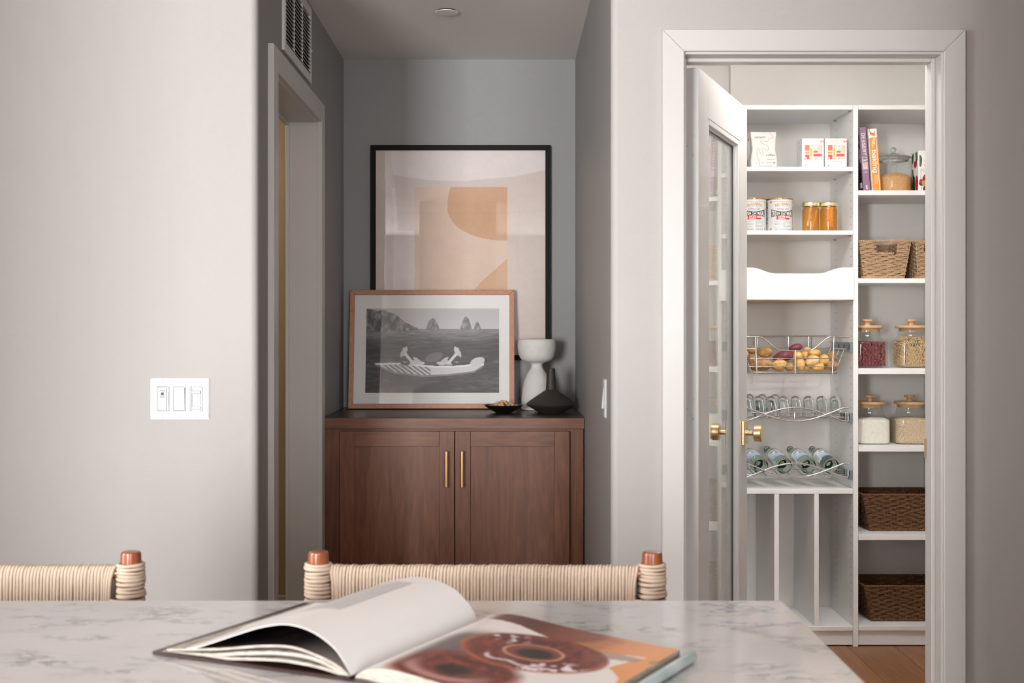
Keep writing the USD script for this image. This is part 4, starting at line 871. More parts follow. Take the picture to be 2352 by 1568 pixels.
P_('d', 1785, 846, 13.0, 9.0, 0, 4.985, 'dark shaded potato on the floor at the back of the basket')
P_('y', 1853, 803, 9.0, 7.0, 0, 5.010, 'yellow potato at the very back under the topmost heap')

# ---------------------------------------------------------------- wine-rack style pull-outs
def rack(name, label, yhi, ylo, ymid, tilt=0.0):
    t = thing(name, label, 'rack'); y = 4.868; zh, zl = kz(yhi, y), kz(ylo, y); xs = np.linspace(-1, 1, 61)
    def wire(sgn):
        ends_hi = sgn > 0; pts = []
        for u in xs:
            a = abs(u)
            if a > .90: z = zh if ends_hi else zl
            else:
                f = a / .90; c = 1 - f * f * .78 if f < .72 else None
                f2 = math.cos(f * PI / 2) ** 1.15 if f > .0 else 1.0
                z = (zl + (zh - zl) * (1 - f2)) if ends_hi else (zh + (zl - zh) * (1 - f2))
            pts.append((RC + u * .217, y - (.003 if ends_hi else 0), z))
        return np.array(pts)
    part(t, 'front_wire', tube(wire(1), .0030, 8), CHROME, smooth=True); part(t, 'front_wire', tube(wire(-1) + [0, .004, 0], .0030, 8), CHROME, smooth=True)
    zm = kz(ymid, y); yb2 = YB - .03
    for s in (-1, 1):
        part(t, 'side_rail', tube(round_corners([(RC + s * .213, y, zl), (RC + s * .213, y + .004, zm), (RC + s * .213, yb2, zm + tilt)], .006), .0026, 8), CHROME, smooth=True)
        part(t, 'side_post', tube([(RC + s * .206, y + .01, zl), (RC + s * .206, y + .01, zm)], .0022, 6), CHROME, smooth=True)
    return t, y, zl, zm, yb2
gr, y, zl, zm, yb2 = rack('glass_rack', 'upper chrome pull-out rack with crossing bowed wires, holding small glasses', 936, 967, 947.5)
part(gr, 'cross_rail', tube([(RC - .213, y + .012, zm), (RC + .213, y + .012, zm)], .0022, 8), CHROME, smooth=True)
zfl = kz(957.5, 4.9)
for yy in (y + .030, y + .085, y + .140, y + .2, yb2): part(gr, 'cross_rail', tube([(RC - .213, yy, zfl - .0025), (RC + .213, yy, zfl - .0025)], .0022, 8), CHROME, smooth=True)
part(gr, 'centre_drop', tube([(RC, y + .012, zm), (RC, y + .010, zl + .006)], .0026, 6), CHROME, smooth=True)
for s in (-1, 1): part(gr, 'floor_side', tube([(RC + s * .213, y + .012, zfl - .0025), (RC + s * .213, yb2, zfl - .0025)], .0024, 8), CHROME, smooth=True)
slide(gr, kz(958, 4.9))
# small stemless tumbler upside down: thick rounded base up
tumb = lathe([(0, .082), (.009, .0812), (.0160, .077), (.0205, .069), (.0230, .055), (.0238, .020), (.0242, .0025), (.0232, .0), (.0222, .0015), (.0218, .020), (.0213, .052), (.0190, .062), (.0120, .067), (0, .068)], 40)
TUMB = plain('tumbler_glass', (0.93, 0.975, 0.98), 0.0, transmission_weight=1.0, ior=1.45)
tum_px = [1717, 1745.5, 1774, 1802.5, 1831, 1860, 1890, 1921]; zt0 = zfl + .0006
first = None
names = ['small clear upturned tumbler at the left end of the front row, beside the door', 'second small clear tumbler from the door in the front row', 'third small clear tumbler from the door in the front row', 'fourth small clear tumbler from the door in the front row',
         'fifth small clear tumbler from the door in the front row', 'sixth small clear tumbler from the door in the front row', 'seventh small clear tumbler from the door in the front row', 'small clear tumbler at the right end of the front row, by the divider']
back_n = ['clear tumbler in the back row of the rack, nearest the door', 'clear tumbler in the middle of the back row of the rack', 'clear tumbler in the back row of the rack, farthest from the door']
def tum_at(px_, yy, k): return M(kx(px_, yy), yy, zt0 + .003, ry=-7) @ M(0, 0, 0, rz=[12, 80, 40, 130, 200, 260, 20, 310][k % 8])
for k, (p, nm) in enumerate(zip(tum_px, names)):
    if first is None:
        first = thing('tumbler', nm, 'glass', at=tum_at(p, 4.909, k), group='upturned tumblers on the upper rack'); part(first, 'glass_body', tumb, TUMB, smooth=60)
    else: dup(first, tum_at(p, 4.909, k), nm)
for k, (p, nm) in enumerate(zip((1725, 1754, 1784), back_n)): dup(first, tum_at(p, 5.025, k) @ M(0, 0, .002), nm)

br, y, zl, zm, yb2 = rack('bottle_rack', 'lower chrome pull-out rack with crossing bowed wires, holding water bottles', 1064, 1095.5, 1078, tilt=.035)
zfr = zl + .003
for f in (.1, .36, .62, .88):
    yy = y + .012 + (yb2 - y - .02) * f; part(br, 'cross_rail', tube([(RC - .213, yy, zfr + .045 * f - .0025), (RC + .213, yy, zfr + .045 * f - .0025)], .0022, 8), CHROME, smooth=True)
BPX = [1749, 1804, 1859, 1911.5]
for p in BPX:                                           # V-shaped cradle wires
    for s in (-1, 1):
        x = kx(p - 1, 4.87) + s * .022; part(br, 'cradle_wire', tube(smooth_path([(x, y + .006, zfr + .002), (x - .012, y + .10, zfr + .022), (x - .026, yb2, zfr + .050)], 4), .0022, 6), CHROME, smooth=True)
slide(br, kz(1088, 4.9))
# mineral water bottle: axis along local +z (bottom at the origin)
BOTTLE = plain('green_bottle_glass', (0.66, 0.80, 0.70), 0.0, transmission_weight=1.0, ior=1.33)
PAPER = mat('bottle_paper', {'a': ('attribute', {'attribute': 'Col'}), 'p': ('principled_bsdf', {'roughness': 0.4})}, [('a.color', 'p.base_color')])
CAP = plain('bottle_cap', lin(60, 110, 150), 0.3, metallic=.6)
br_ = .0330; L_ = .205
def bottle_print(u, v):
    c = np.tile(np.array(lin(236, 238, 240)), (len(u), 1)); n = meshkit.fbm(np.stack([u * 26, v * 10, u * 0], -1), 3, 2)
    band = ss(.62, .40, v + .14 * (n - .5)); c = mixc(c, (150, 184, 214), band * .85); c = mixc(c, (206, 222, 236), (v < .47) & (v > .36) & (n > .5)); c = mixc(c, (96, 136, 184), ss(.12, .04, v)); c = mixc(c, (120, 160, 200), (np.abs(v - .60) < .05) & (n > .56))
    c = mixc(c, (224, 228, 232), (np.abs(u - .5) > .33)); return mixc(c, (120, 120, 128), (np.abs(u - .5) > .36) & (np.abs(u - .5) < .47) & (np.sin(v * 120) > .2) & (v > .2) & (v < .8))
water = None
bl = ['mineral water bottle lying nearest the door, cut off by the door edge', 'second mineral water bottle from the door on the lower rack', 'third mineral water bottle from the door on the lower rack', 'mineral water bottle lying nearest the divider, its label turned right']
for k, p in enumerate(BPX):
    d = np.array([-.030, .196, .050]); d /= np.linalg.norm(d); xax = np.cross([0, 0, 1.0], d); xax = xax / np.linalg.norm(xax); yax = np.cross(d, xax)
    B4 = np.eye(4); B4[:3, 0], B4[:3, 1], B4[:3, 2] = xax, yax, d; B4[:3, 3] = (kx(p - 1, 4.884), 4.887, zfr + .0375)
    B4 = B4 @ trimesh.transformations.rotation_matrix(math.radians([0, 2, 3, 26][k]), [0, 0, 1])
    if water is None:
        water = thing('water_bottle', bl[0], 'bottle', at=B4, group='water bottles on the lower rack')
        prof = [(0, .006), (.012, .005), (.020, .001), (.0265, 0), (.0310, .003), (br_, .008), (br_, .120), (.0310, .134), (.024, .152), (.0155, .165), (.0132, .176), (.0130, .195), (.0138, .196), (.0138, .199), (.0125, .200), (0, .200)]
        part(water, 'glass_body', lathe(prof, 48), BOTTLE, smooth=50)
        part(water, 'cap', lathe([(0, .2065), (.0125, .2065), (.0142, .205), (.0148, .1985), (.0142, .1985)], 32), CAP, smooth=30)
        A0 = math.radians(118)
        def lb(u, v): a = (u - .5) * 2 * A0; return -(br_ + .0004) * np.sin(a), (br_ + .0004) * np.cos(a), .040 + .072 * v
        m, u, v = grid(140, 70, lb); part(water, 'label_paper', m, PAPER, smooth=True, col=bottle_print(u, v))
        def bl_text(s, h, w, z, ik, bold=True, rise=0):
            m = text(s, h, bold, .0003, width=w, center=True).subdivide_to_size(.003); v = m.vertices.copy(); a = v[:, 0] / br_; rr = br_ + .0005 + v[:, 2]
            m.vertices = np.stack([-rr * np.sin(a), rr * np.cos(a), z + v[:, 1] - rise * (v[:, 0] / (w / 2)) ** 2], 1); part(water, 'label_lettering', m, INK[ik], smooth=False)
        bl_text('GEROLSTEINER', .0078, .068, .0985, 'navy', rise=.006); bl_text('SPRUDEL', .0042, .034, .074, 'navy', False)
        def star(cx_s, z, rad, ik):
            pts = [(rad * (1 if i % 2 == 0 else .45) * math.sin(i * PI / 5), rad * (1 if i % 2 == 0 else .45) * math.cos(i * PI / 5)) for i in range(10)]
            m = extr(Polygon(pts), .0003); v = m.vertices.copy(); a = (v[:, 0] + cx_s) / br_; rr = br_ + .0005 + v[:, 2]; m.vertices = np.stack([-rr * np.sin(a), rr * np.cos(a), z + v[:, 1]], 1); part(water, 'star_print', m, INK[ik], smooth=False)
        star(0, .0905, .0042, 'navy'); star(-.010, .0890, .0046, 'crimson'); star(.010, .0890, .0046, 'crimson')
    else: dup(water, B4, bl[k])
# ---------------------------------------------------------------- alcove cabinet
WAL = wood('walnut_stain', lin(84, 46, 29), lin(140, 88, 60), scale=(14, 14, 1.6), rough=0.45, dist=3.0, fine=0.3)
WAL_H = wood('walnut_stain_flat', lin(86, 47, 30), lin(142, 90, 62), scale=(1.6, 14, 14), rough=0.45, dist=3.0, fine=0.3)
WAL_TOP = wood('walnut_top', lin(44, 30, 25), lin(66, 46, 38), scale=(1.2, 12, 12), rough=0.3, dist=2.0, fine=0.3)
PULL = plain('bronze_pull', (0.50, 0.29, 0.13), 0.32, metallic=1.0)
ZTOP = EYE - 203 * 4.49 / 2790
wt = thing('worktop', 'dark walnut-stained cabinet top that fills the alcove', 'worktop')
part(wt, 'front_edge', box(-0.6885, 0.2855, 4.490, 4.508, ZTOP - .0395, ZTOP, .0012), WAL_H); part(wt, 'top_board', box(-0.6885, 0.2855, 4.5082, 5.122, ZTOP - .0395, ZTOP - .0001, .0005), WAL_TOP)
cab = thing('base_cabinet', 'walnut-stained two-door base cabinet under the worktop in the alcove', 'cabinet')
yc_, zt_c = 4.512, ZTOP - .0400
def cx(p, d=4.512): return (p - 1165) * d / 2790
def cz(p, d=4.512): return EYE + (757 - p) * d / 2790
part(cab, 'carcass', join(box(-0.686, -0.668, yc_ + .02, 5.12, .0, zt_c), box(0.265, 0.283, yc_ + .02, 5.12, .0, zt_c), box(-0.668, 0.265, 5.105, 5.12, .0, zt_c), box(-0.668, 0.265, yc_ + .02, 5.105, .10, .118), box(-0.668, 0.265, yc_ + .07, yc_ + .085, .0, .10)), WAL)
x_l, x_r = cx(777, 4.512), cx(1312, 4.512)
part(cab, 'face_stile', box(-0.6865, x_l + .018, yc_, yc_ + .02, .0, zt_c, .001), WAL); part(cab, 'face_stile', box(x_r - .018, 0.2835, yc_, yc_ + .02, .0, zt_c, .001), WAL)
part(cab, 'face_rail', box(x_l + .018, x_r - .018, yc_, yc_ + .02, zt_c - .038, zt_c, .001), WAL_H); part(cab, 'face_rail', box(x_l + .018, x_r - .018, yc_, yc_ + .02, .10, .14, .001), WAL_H)
def cdoor(xa, xb, hx):
    za, zb, y0, y1 = .115, cz(990, 4.492), 4.490, 4.511; f = .0565; d = group_part(cab, 'door')
    for (a, b) in ((xa, xa + f), (xb - f, xb)): part(d, 'door_stile', box(a, b, y0, y1, za, zb, .0012), WAL)
    part(d, 'door_rail', box(xa + f, xb - f, y0, y1, zb - f, zb, .0012), WAL_H); part(d, 'door_rail', box(xa + f, xb - f, y0, y1, za, za + f, .0012), WAL_H)
    part(d, 'door_panel', box(xa + f - .001, xb - f + .001, y0 + .009, y0 + .016, za + f - .001, zb - f + .001), WAL)
    g = (.010, cz(1119, 4.47), cz(1035, 4.47))
    part(d, 'handle', join(box(hx - .005, hx + .005, y0 - .031, y0 - .023, g[1], g[2], .0015), box(hx - .004, hx + .004, y0 - .024, y0, g[1] + .010, g[1] + .018), box(hx - .004, hx + .004, y0 - .024, y0, g[2] - .018, g[2] - .010)), PULL, label='slim bronze bar handle')
cdoor(cx(780, 4.490), cx(1043.6, 4.490), cx(1025, 4.46)); cdoor(cx(1045.2, 4.490), cx(1308, 4.490), cx(1061, 4.46))

# ---------------------------------------------------------------- framed pictures
PGLASS = pane('picture_glass', base=0.025, rough=0.01, gain=0.9)
BLACKF = mottled('black_frame', (0.006, 0.006, 0.006), (0.012, 0.011, 0.011), scale=200, rough=0.6, specular_ior_level=0.15)
PINK_OAK = wood('pinkish_wood_frame', lin(166, 112, 86), lin(200, 146, 116), scale=(60, 60, 60), rough=0.45, dist=1.0)
def frame_members(w, h, fw, d, bev=.0012):
    """Four mitred members of a frame in the xz plane: outer w x h, origin bottom centre, front at y=0, depth d backwards."""
    o = []
    L = [(-w / 2, 0), (-w / 2 + fw, fw), (-w / 2 + fw, h - fw), (-w / 2, h)]; Bt = [(-w / 2, 0), (w / 2, 0), (w / 2 - fw, fw), (-w / 2 + fw, fw)]
    Rr = [(-x, z) for x, z in L]; T = [(-w / 2, h), (-w / 2 + fw, h - fw), (w / 2 - fw, h - fw), (w / 2, h)]
    for p in (L, Rr, Bt, T):
        q = Polygon(p).buffer(-.0002, join_style=2); a = extr(q, d - .001); b = extr(q.buffer(-bev, join_style=2), d)
        o.append(mv(upright(trimesh.convex.convex_hull(np.vstack([a.vertices, b.vertices]))), 0, d, 0))
    return o
# large abstract print in a black frame, hanging on the end wall
fw_, fh_ = kx(1264.5, 5.100) - kx(851, 5.100), (827 - 333) * 5.100 / 2790; fxc, fzb = (kx(1264.5, 5.1) + kx(851, 5.1)) / 2, kz(827, 5.1)
af = thing('abstract_picture', 'large abstract beige print in a thin black frame hanging on the alcove end wall', 'picture', at=(fxc, 5.098, fzb))
for m in frame_members(fw_, fh_, .0215, .026): part(af, 'frame_side', m, BLACKF)
def abstract(u, v):
    # drawing coordinates: crop pixels (3.92 per photo pixel), x 325..1850 across, y from 178 downwards
    x = 325 + u * 1525; y = 178 + (1 - v) * (1525 * (fh_ - .043) / (fw_ - .043)); n = meshkit.fbm(np.stack([x / 90, y / 90, x * 0], -1), 4, 4); f = meshkit.noise(np.stack([x / 9, y / 9, x * 0], -1), 8)
    c = np.tile(np.array(lin(222, 210, 206)), (len(u), 1))
    edge = np.interp(x, [325, 484, 620, 800, 1000, 1150, 1330, 1560, 1720, 1850], [360, 396, 420, 444, 455, 453, 434, 415, 380, 356])
    c = mixc(c, (208, 192, 184), ss(-3, 3, y - edge)); wedge = np.interp(y, [178, 300, 400, 520, 640, 900, 2200], [452, 470, 484, 500, 512, 522, 505])
    c = mixc(c, (214, 198, 190), ss(3, -3, x - wedge)); c = mixc(c, (226, 214, 210), (x < wedge) & (x > wedge - 34) & (y > 520))
    c = mixc(c, (218, 204, 202), ss(560, 520, y) * 0); c = mixc(c, (226, 214, 212), (x > wedge) & (x < 672) & (y > 900))
    inn = (x > 672) & (x < 1505) & (y > 507) & (y < 2010)
    c = mixc(c, (216, 190, 170), inn); c = mixc(c, (206, 172, 156), inn & (x < 1010)) if False else mixc(c, (208, 176, 160), inn * ss(1000, 700, x + .5 * (y - 500)) * .9)
    ex, ey = 1505, 690; d = ((np.abs(x - ex) / 537) ** 2.25 + (np.where(y > ey, (y - ey) / 298, (ey - y) / 520)) ** 2.0)
    c = mixc(c, (202, 158, 122), inn & (d < 1)); tri = inn & (y > np.interp(x, [1190, 1280, 1400, 1505], [1452, 1350, 1245, 1150])) ; c = mixc(c, (204, 164, 130), tri)
    c = c * (1 + .10 * (n - .5) + .05 * (f - .5))[:, None]
    ln = (np.abs(y - 742 - (x > 1505) * (x - 1505) * -.09) < 2.2) & (x > 515); c = np.where(ln[:, None], c * .93, c); ln2 = (np.abs(x - np.interp(y, [480, 900, 1500], [1640, 1598, 1590])) < 2) & (y > 440); c = np.where(ln2[:, None], c * .95, c)
    bot = y > 1900; c = np.where(bot[:, None], c * (1 + .08 * (n - .5))[:, None], c); return np.clip(c, 0, 1)
flat_print(af, 'print', -fw_ / 2 + .0205, fw_ / 2 - .0205, .0205, fh_ - .0205, .0125, 300, 350, abstract, vcol('abstract_paper', 0.55))
part(af, 'glass', box(-fw_ / 2 + .020, fw_ / 2 - .020, .0085, .0105, .020, fh_ - .020), PGLASS, smooth=False)
part(af, 'backing_board', box(-fw_ / 2 + .012, fw_ / 2 - .012, .0135, .0255, .012, fh_ - .012), plain('backing', (0.35, 0.3, 0.25), 0.8))

# seaside photograph in a pinkish wood frame leaning on the worktop (a generic coastal scene)
ww_, wh_ = .6835, .4950; yb_f = 4.986; lean = math.degrees(math.atan2(5.082 - yb_f - .022, wh_))
pf = thing('seaside_photo', 'black-and-white seaside photograph in a pinkish wood frame leaning on the worktop', 'picture', at=M(kx(990.5, yb_f), yb_f, ZTOP + .0032, rx=-lean, rz=0.3))
for m in frame_members(ww_, wh_, .0205, .022): part(pf, 'frame_side', m, PINK_OAK)
part(pf, 'mat_board', box(-ww_ / 2 + .018, ww_ / 2 - .018, .0085, .0105, .018, wh_ - .018), mottled('mat_board', (0.80, 0.775, 0.745), (0.83, 0.805, 0.775), scale=300, rough=0.8), smooth=False)
part(pf, 'glass', box(-ww_ / 2 + .0195, ww_ / 2 - .0195, .0045, .006, .0195, wh_ - .0195), PGLASS, smooth=False)
part(pf, 'backing_board', box(-ww_ / 2 + .010, ww_ / 2 - .010, .0108, .0215, .010, wh_ - .010), bpy_ if False else plain('backing_grey', (0.2, 0.18, 0.16), 0.8))
def gray(g): return (g + 2, g - 2, g - 1)
def seaside(u, v):
    x, y = u * 1.6, v; nz = lambda s, a, k: meshkit.fbm(np.stack([x * s, y * a, x * 0], -1), 4, k)
    c = np.tile(np.array(lin(gray(196))), (len(u), 1)); c = mixc(c, gray(176), ss(.7, 1.0, y) * .6)
    hz = .755; w = nz(7, 60, 1); w2 = nz(16, 150, 2); sea = y < hz
    s = 34 + 96 * ss(.50, .76, y) + (w - .5) * 120 * (1 - .5 * ss(.4, .75, y)) + (w2 - .5) * 60
    sg = np.clip(s, 12, 235) / 255; sl = np.where(sg < .04, sg / 12.9, ((sg + .055) / 1.055) ** 2.4); c = np.where(sea[:, None], sl[:, None] * np.array([1.0, .955, .965]), c)
    # headland on the left and three sea stacks
    tex = nz(26, 20, 5); tex2 = nz(60, 60, 6)
    def rock(c, top, x0, x1, base, lo, hi):
        m = (x > x0) & (x < x1) & (y < top) & (y > base); g = lo + (hi - lo) * np.clip((tex - .3) * 1.7 + (tex2 - .5) * .6, 0, 1)
        gg = (g / 255 + .055) / 1.055; return np.where(m[:, None], (gg ** 2.4)[:, None] * np.array([1.0, .965, .95]), c)
    hl = np.interp(x, [0, .10, .24, .34, .44, .55, .64], [.99, .985, .97, .93, .86, .80, .745]) + .03 * (nz(14, 1, 9) - .5); c = rock(c, hl, -1, .64, .735 - .02 * (x < .3), 66, 178)
    st = lambda xc, w_, h: hz - .01 + h * (1 - (np.abs(x - xc) / w_) ** 1.9) + .03 * (nz(30, 1, 3) - .5)
    for xc, w_, h in ((.80, .085, .14), (1.20, .075, .155), (1.34, .045, .10)): c = rock(c, st(xc, w_, h), xc - w_, xc + w_, hz - .015, 92, 180)
    # a pale flat float with striped cushions and two seated bathers
    fl_top = .335 + .02 * np.sin(x * 5) + .012 * (nz(20, 1, 7) - .5); fl_bot = np.interp(x, [.10, .34, .70, 1.0, 1.30, 1.42], [.325, .225, .185, .20, .235, .31]); m = (x > .10) & (x < 1.42) & (y < fl_top) & (y > fl_bot)
    c = mixc(c, gray(28), (x > .16) & (x < 1.0) & (y < fl_bot) & (y > .02 + .05 * nz(9, 9, 3)) & (nz(12, 40, 8) > .40)); c = mixc(c, gray(205), m)
    stripe = (np.sin((x * 1.0 + y * 1.4) * 95) > .25) & (x < .78) & m; c = mixc(c, gray(92), stripe); c = mixc(c, gray(232), m & (y > fl_top - .022)); c = mixc(c, gray(120), m & (y < fl_bot + .02))
    def blob(c, xc, yc, a, b, deg, g):
        t = math.radians(deg); dx, dy = x - xc, y - yc; p = dx * math.cos(t) + dy * math.sin(t); q = -dx * math.sin(t) + dy * math.cos(t); d = (p / a) ** 2 + (q / b) ** 2
        return mixc(c, gray(g), ss(1.12, .9, d))
    for xc, fl in ((.46, 1), (1.10, -1)):
        for (dx, dy, a, b, dg, g) in ((-.012, .222, .046, .050, 20, 40), (.10, .030, .11, .026, 4, 200), (.165, .050, .070, .022, -38, 188), (.20, .02, .05, .018, 10, 206), (.015, .03, .060, .034, 0, 46), (.0, .105, .044, .075, 10, 186), (.004, .075, .046, .034, 0, 46), (.012, .192, .030, .040, 8, 200), (.055, .085, .085, .017, -48, 214), (.0, .235, .040, .026, 24, 36)):
            c = blob(c, xc + fl * dx, .325 + dy, a, b, dg * fl, g)
    c = blob(c, .82, .42, .11, .05, 18, 96); c = blob(c, 1.34, .365, .09, .05, 20, 200)
    return np.clip(c, 0, 1)
px0, px1 = (838 - 990.5) * 1.79e-3, (1146 - 990.5) * 1.79e-3
flat_print(pf, 'photograph', px0, px1, .066, .066 + .352, .0082, 420, 270, seaside, vcol('photo_paper', 0.4))

# ---------------------------------------------------------------- objects on the worktop
PLASTER = mottled('white_plaster', (0.72, 0.69, 0.645), (0.76, 0.73, 0.69), scale=50, rough=0.75, bump=.0004)
BLACKC = mottled('matt_black_clay', (0.030, 0.022, 0.019), (0.055, 0.042, 0.037), scale=500, rough=0.55, bump=.0006)
BLACKB = plain('black_bowl_glaze', (0.008, 0.008, 0.009), 0.45)
k = 4.962 / 2790; prof = [(0, 0)] + [(w * k, (943.5 - y) * k) for w, y in ((34, 943.4), (36, 941), (35.8, 930), (35, 915), (33.5, 900), (31, 885), (27.5, 872), (22, 860), (16.5, 851), (13.6, 845), (13.2, 840.5), (15.5, 837), (22, 834.5), (32, 831), (38.5, 824), (42, 814), (44, 802), (44.3, 795), (43.5, 786), (42.6, 783), (41, 782), (38.5, 784), (38, 800), (30, 818), (0, 822))]
pp = smooth_path([(a, 0, b) for a, b in prof[1:]], 4)
solo('goblet_vase', lathe([(0, 0)] + [(a, b) for a, _, b in pp] , 64), PLASTER, 'white plaster vase shaped like a goblet on a bell foot, on the worktop', 'vase', at=(kx(1233, 4.962), 4.962, ZTOP + .0005), smooth=50)
k = 4.800 / 2790; prof = [(0, 0)] + [(w * k, (949 - y) * k) for w, y in ((29, 949), (30, 948), (38, 943), (50, 936.5), (55.5, 932.5), (57, 930), (55.5, 927.5), (47, 921), (34, 912), (22, 904), (14.2, 899), (12, 896), (11.2, 886), (10.3, 870), (9.6, 852), (9.3, 848.5), (8.2, 848), (7.2, 850), (7.2, 890), (0, 892))]
solo('bottle_vase', lathe(prof, 72), BLACKC, 'matt black clay vase with a wide flying-saucer body and slim neck', 'vase', at=(kx(1265.5, 4.80), 4.80, ZTOP + .0005), smooth=28)
k = 4.785 / 2790; bc = (kx(1157, 4.785), 4.785)
prof = [(0, 0), (17 * k, 0), (19 * k, .5 * k), (32 * k, 8 * k), (41 * k, 13.6 * k), (44.5 * k, 17.2 * k), (44 * k, 18.2 * k), (40 * k, 16 * k), (31 * k, 11.5 * k), (18 * k, 7 * k), (0, 6.2 * k)]
solo('nut_bowl', lathe(prof, 64), BLACKB, 'small shallow black bowl of pistachios beside the wooden picture frame', 'bowl', at=(*bc, ZTOP + .0005), smooth=50)
NUT = mottled('pistachio_shell', lin(186, 138, 96), lin(222, 184, 142), scale=160, rough=0.6, bump=.0004)
nut = trimesh.creation.icosphere(2, 1.0); nut.vertices *= [.0090, .0066, .0062]; nut.vertices[:, 2] -= np.where(np.abs(nut.vertices[:, 1]) < .0012, .0, 0); src = None
rn = random.Random(21); spots = []
for lay, rad, z0, n in ((0, .053, .0235, 17), (1, .036, .0290, 12), (2, .0255, .0350, 8), (3, .009, .0400, 3)):
    for i in range(n):
        a = 2 * PI * i / n + rn.uniform(-.12, .12) + lay; spots.append((rad * math.cos(a), rad * math.sin(a), z0 + rn.uniform(-.0012, .0012)))
for i, (dx, dy, dz) in enumerate(spots):
    at = M(bc[0] + dx, bc[1] + dy, ZTOP + dz + .002, rz=rn.uniform(0, 360), rx=rn.uniform(-25, 25), ry=rn.uniform(-25, 25)); L = 'pistachio nut heaped in the small black bowl'
    if src is None: src = thing('pistachio', L, 'nut', at=at, group='pistachios in the black bowl'); part(src, 'shell', nut, NUT, smooth=True)
    else: dup(src, at, L)

# ---------------------------------------------------------------- wall and ceiling fittings
GRILLE = plain('grille_enamel', (0.72, 0.70, 0.68), 0.4)
vg = thing('vent_grille', 'white louvred return-air grille high on the alcove side wall', 'vent', at=(0, 0, 0)); X0 = -0.690
gy0, gy1, gz0, gz1 = 3.715, 4.236, 2.122, 2.383
def gb(y0, y1, z0, z1, x1=.009, bev=.0015, x0=0): return box(X0 + x0, X0 + x1, y0, y1, z0, z1, bev)
ins = .030
part(vg, 'frame', join(gb(gy0, gy0 + ins, gz0, gz1), gb(gy1 - ins, gy1, gz0, gz1), gb(gy0 + ins, gy1 - ins, gz0, gz0 + ins), gb(gy0 + ins, gy1 - ins, gz1 - ins, gz1)), GRILLE)
part(vg, 'back_plate', box(X0 + .0002, X0 + .0012, gy0 + ins, gy1 - ins, gz0 + ins, gz1 - ins), DARK)
cols = np.linspace(gy0 + ins, gy1 - ins, 4)
for a in cols[1:3]: part(vg, 'mullion', gb(a - .004, a + .004, gz0 + ins, gz1 - ins, .0085, .001, .0012), GRILLE)
for i in range(3):
    ya, yb2 = cols[i] + (.004 if i else 0), cols[i + 1] - (.004 if i < 2 else 0); z = gz0 + ins + .006
    while z < gz1 - ins - .004:
        bl_ = box(-.0006, .0006, ya + .0003, yb2 - .0003, -.0075, .0075); bl_ = mv(rot(bl_, -48, (0, 1, 0)), X0 + .0062, 0, z)
        part(vg, 'louver', bl_, GRILLE, smooth=False); z += .0128
for yy, zz in ((gy0 + .012, 2.265), (gy1 - .012, 2.235)): part(vg, 'screw', mv(rot(mv(trimesh.creation.icosphere(2, .0045), 0, 0, 0), 0), X0 + .0085, yy, zz), GRILLE, smooth=True)

pl = thing('switch_plate', 'white three-gang switch plate on the main wall left of the alcove', 'switch', at=M(kx(414, 3.35), 3.3500, kz(915.5, 3.35)))
pw, ph = .1625, .1130
def plate_mesh(w, h, t, cuts):
    o = Polygon(rrect(w, h, .004, 0, 5)[:, :2]); i_ = Polygon(rrect(w - .005, h - .005, .003, 0, 5)[:, :2]); hl = [Polygon(rrect(a[2], a[3], .0015, 0, 3)[:, :2] + np.array(a[:2])) for a in cuts]
    def dif(p):
        for q in hl: p = p.difference(q)
        return p
    a = extr(dif(o), t * .55); b = extr(dif(i_), t * .45, t * .55); return upright(join(a, b))
xg = (-.0455, 0, .0455)
part(pl, 'plate', plate_mesh(pw, ph, .0055, [(x, .0, .0345, .068) for x in xg]), WHITE_PLASTIC)
for x in xg:
    for z in (-.0482, .0482):
        sc = part(pl, 'screw', mv(rot(cyl(.0030, 0, .0012, 14, .0004), 90, (1, 0, 0)), x, -.0052, z), WHITE_PLASTIC); part(sc, 'screw_slot', rot(box(x - .0004, x + .0004, -.0067, -.0062, z - .0026, z + .0026), 8 if x > 0 else -4, (0, 1, 0), (x, 0, z)), INK['grey'], smooth=False)
dm = part(pl, 'dimmer_switch', join(box(-.0455 - .0166, -.0455 + .0166, -.0062, -.0005, -.0334, .0334, .001)), WHITE_PLASTIC)
part(dm, 'paddle', box(-.0455 - .0135, -.0455 + .0105, -.0084, -.006, -.0305, .0305, .0012), WHITE_PLASTIC); part(dm, 'level_slider', box(-.0455 + .0118, -.0455 + .0150, -.0078, -.006, -.020, .019, .0006), WHITE_PLASTIC)
lx = -.0455 - .0015
for s, z in (('Works with', .0225), ('My Leviton app', .0198), ('Remove after', .0062), ('app setup', .0036)): part(dm, 'label_lettering', mv(upright(text(s, .0018, True, center=True)), lx, -.0084, z), INK['black'], smooth=False)
part(dm, 'green_logo', mv(upright(extr(Polygon(rrect(.0080, .0080, .0015, 0, 4)[:, :2]), .0003)), lx, -.0084, .0140), INK['navy'], smooth=False)
part(dm, 'logo_ring', mv(upright(extr(Polygon(rrect(.0068, .0068, .001, 0, 4)[:, :2]).difference(Point(0, 0).buffer(.0018)), .0003)), lx, -.0087, .0140), INK['green'], smooth=False)
rk = part(pl, 'rocker_switch', box(-.0166, .0166, -.0062, -.0005, -.0334, .0334, .001), WHITE_PLASTIC)
part(rk, 'rocker', rot(box(-.0143, .0143, -.0086, -.005, -.0308, .0308, .001), 2.2, (1, 0, 0)), WHITE_PLASTIC)
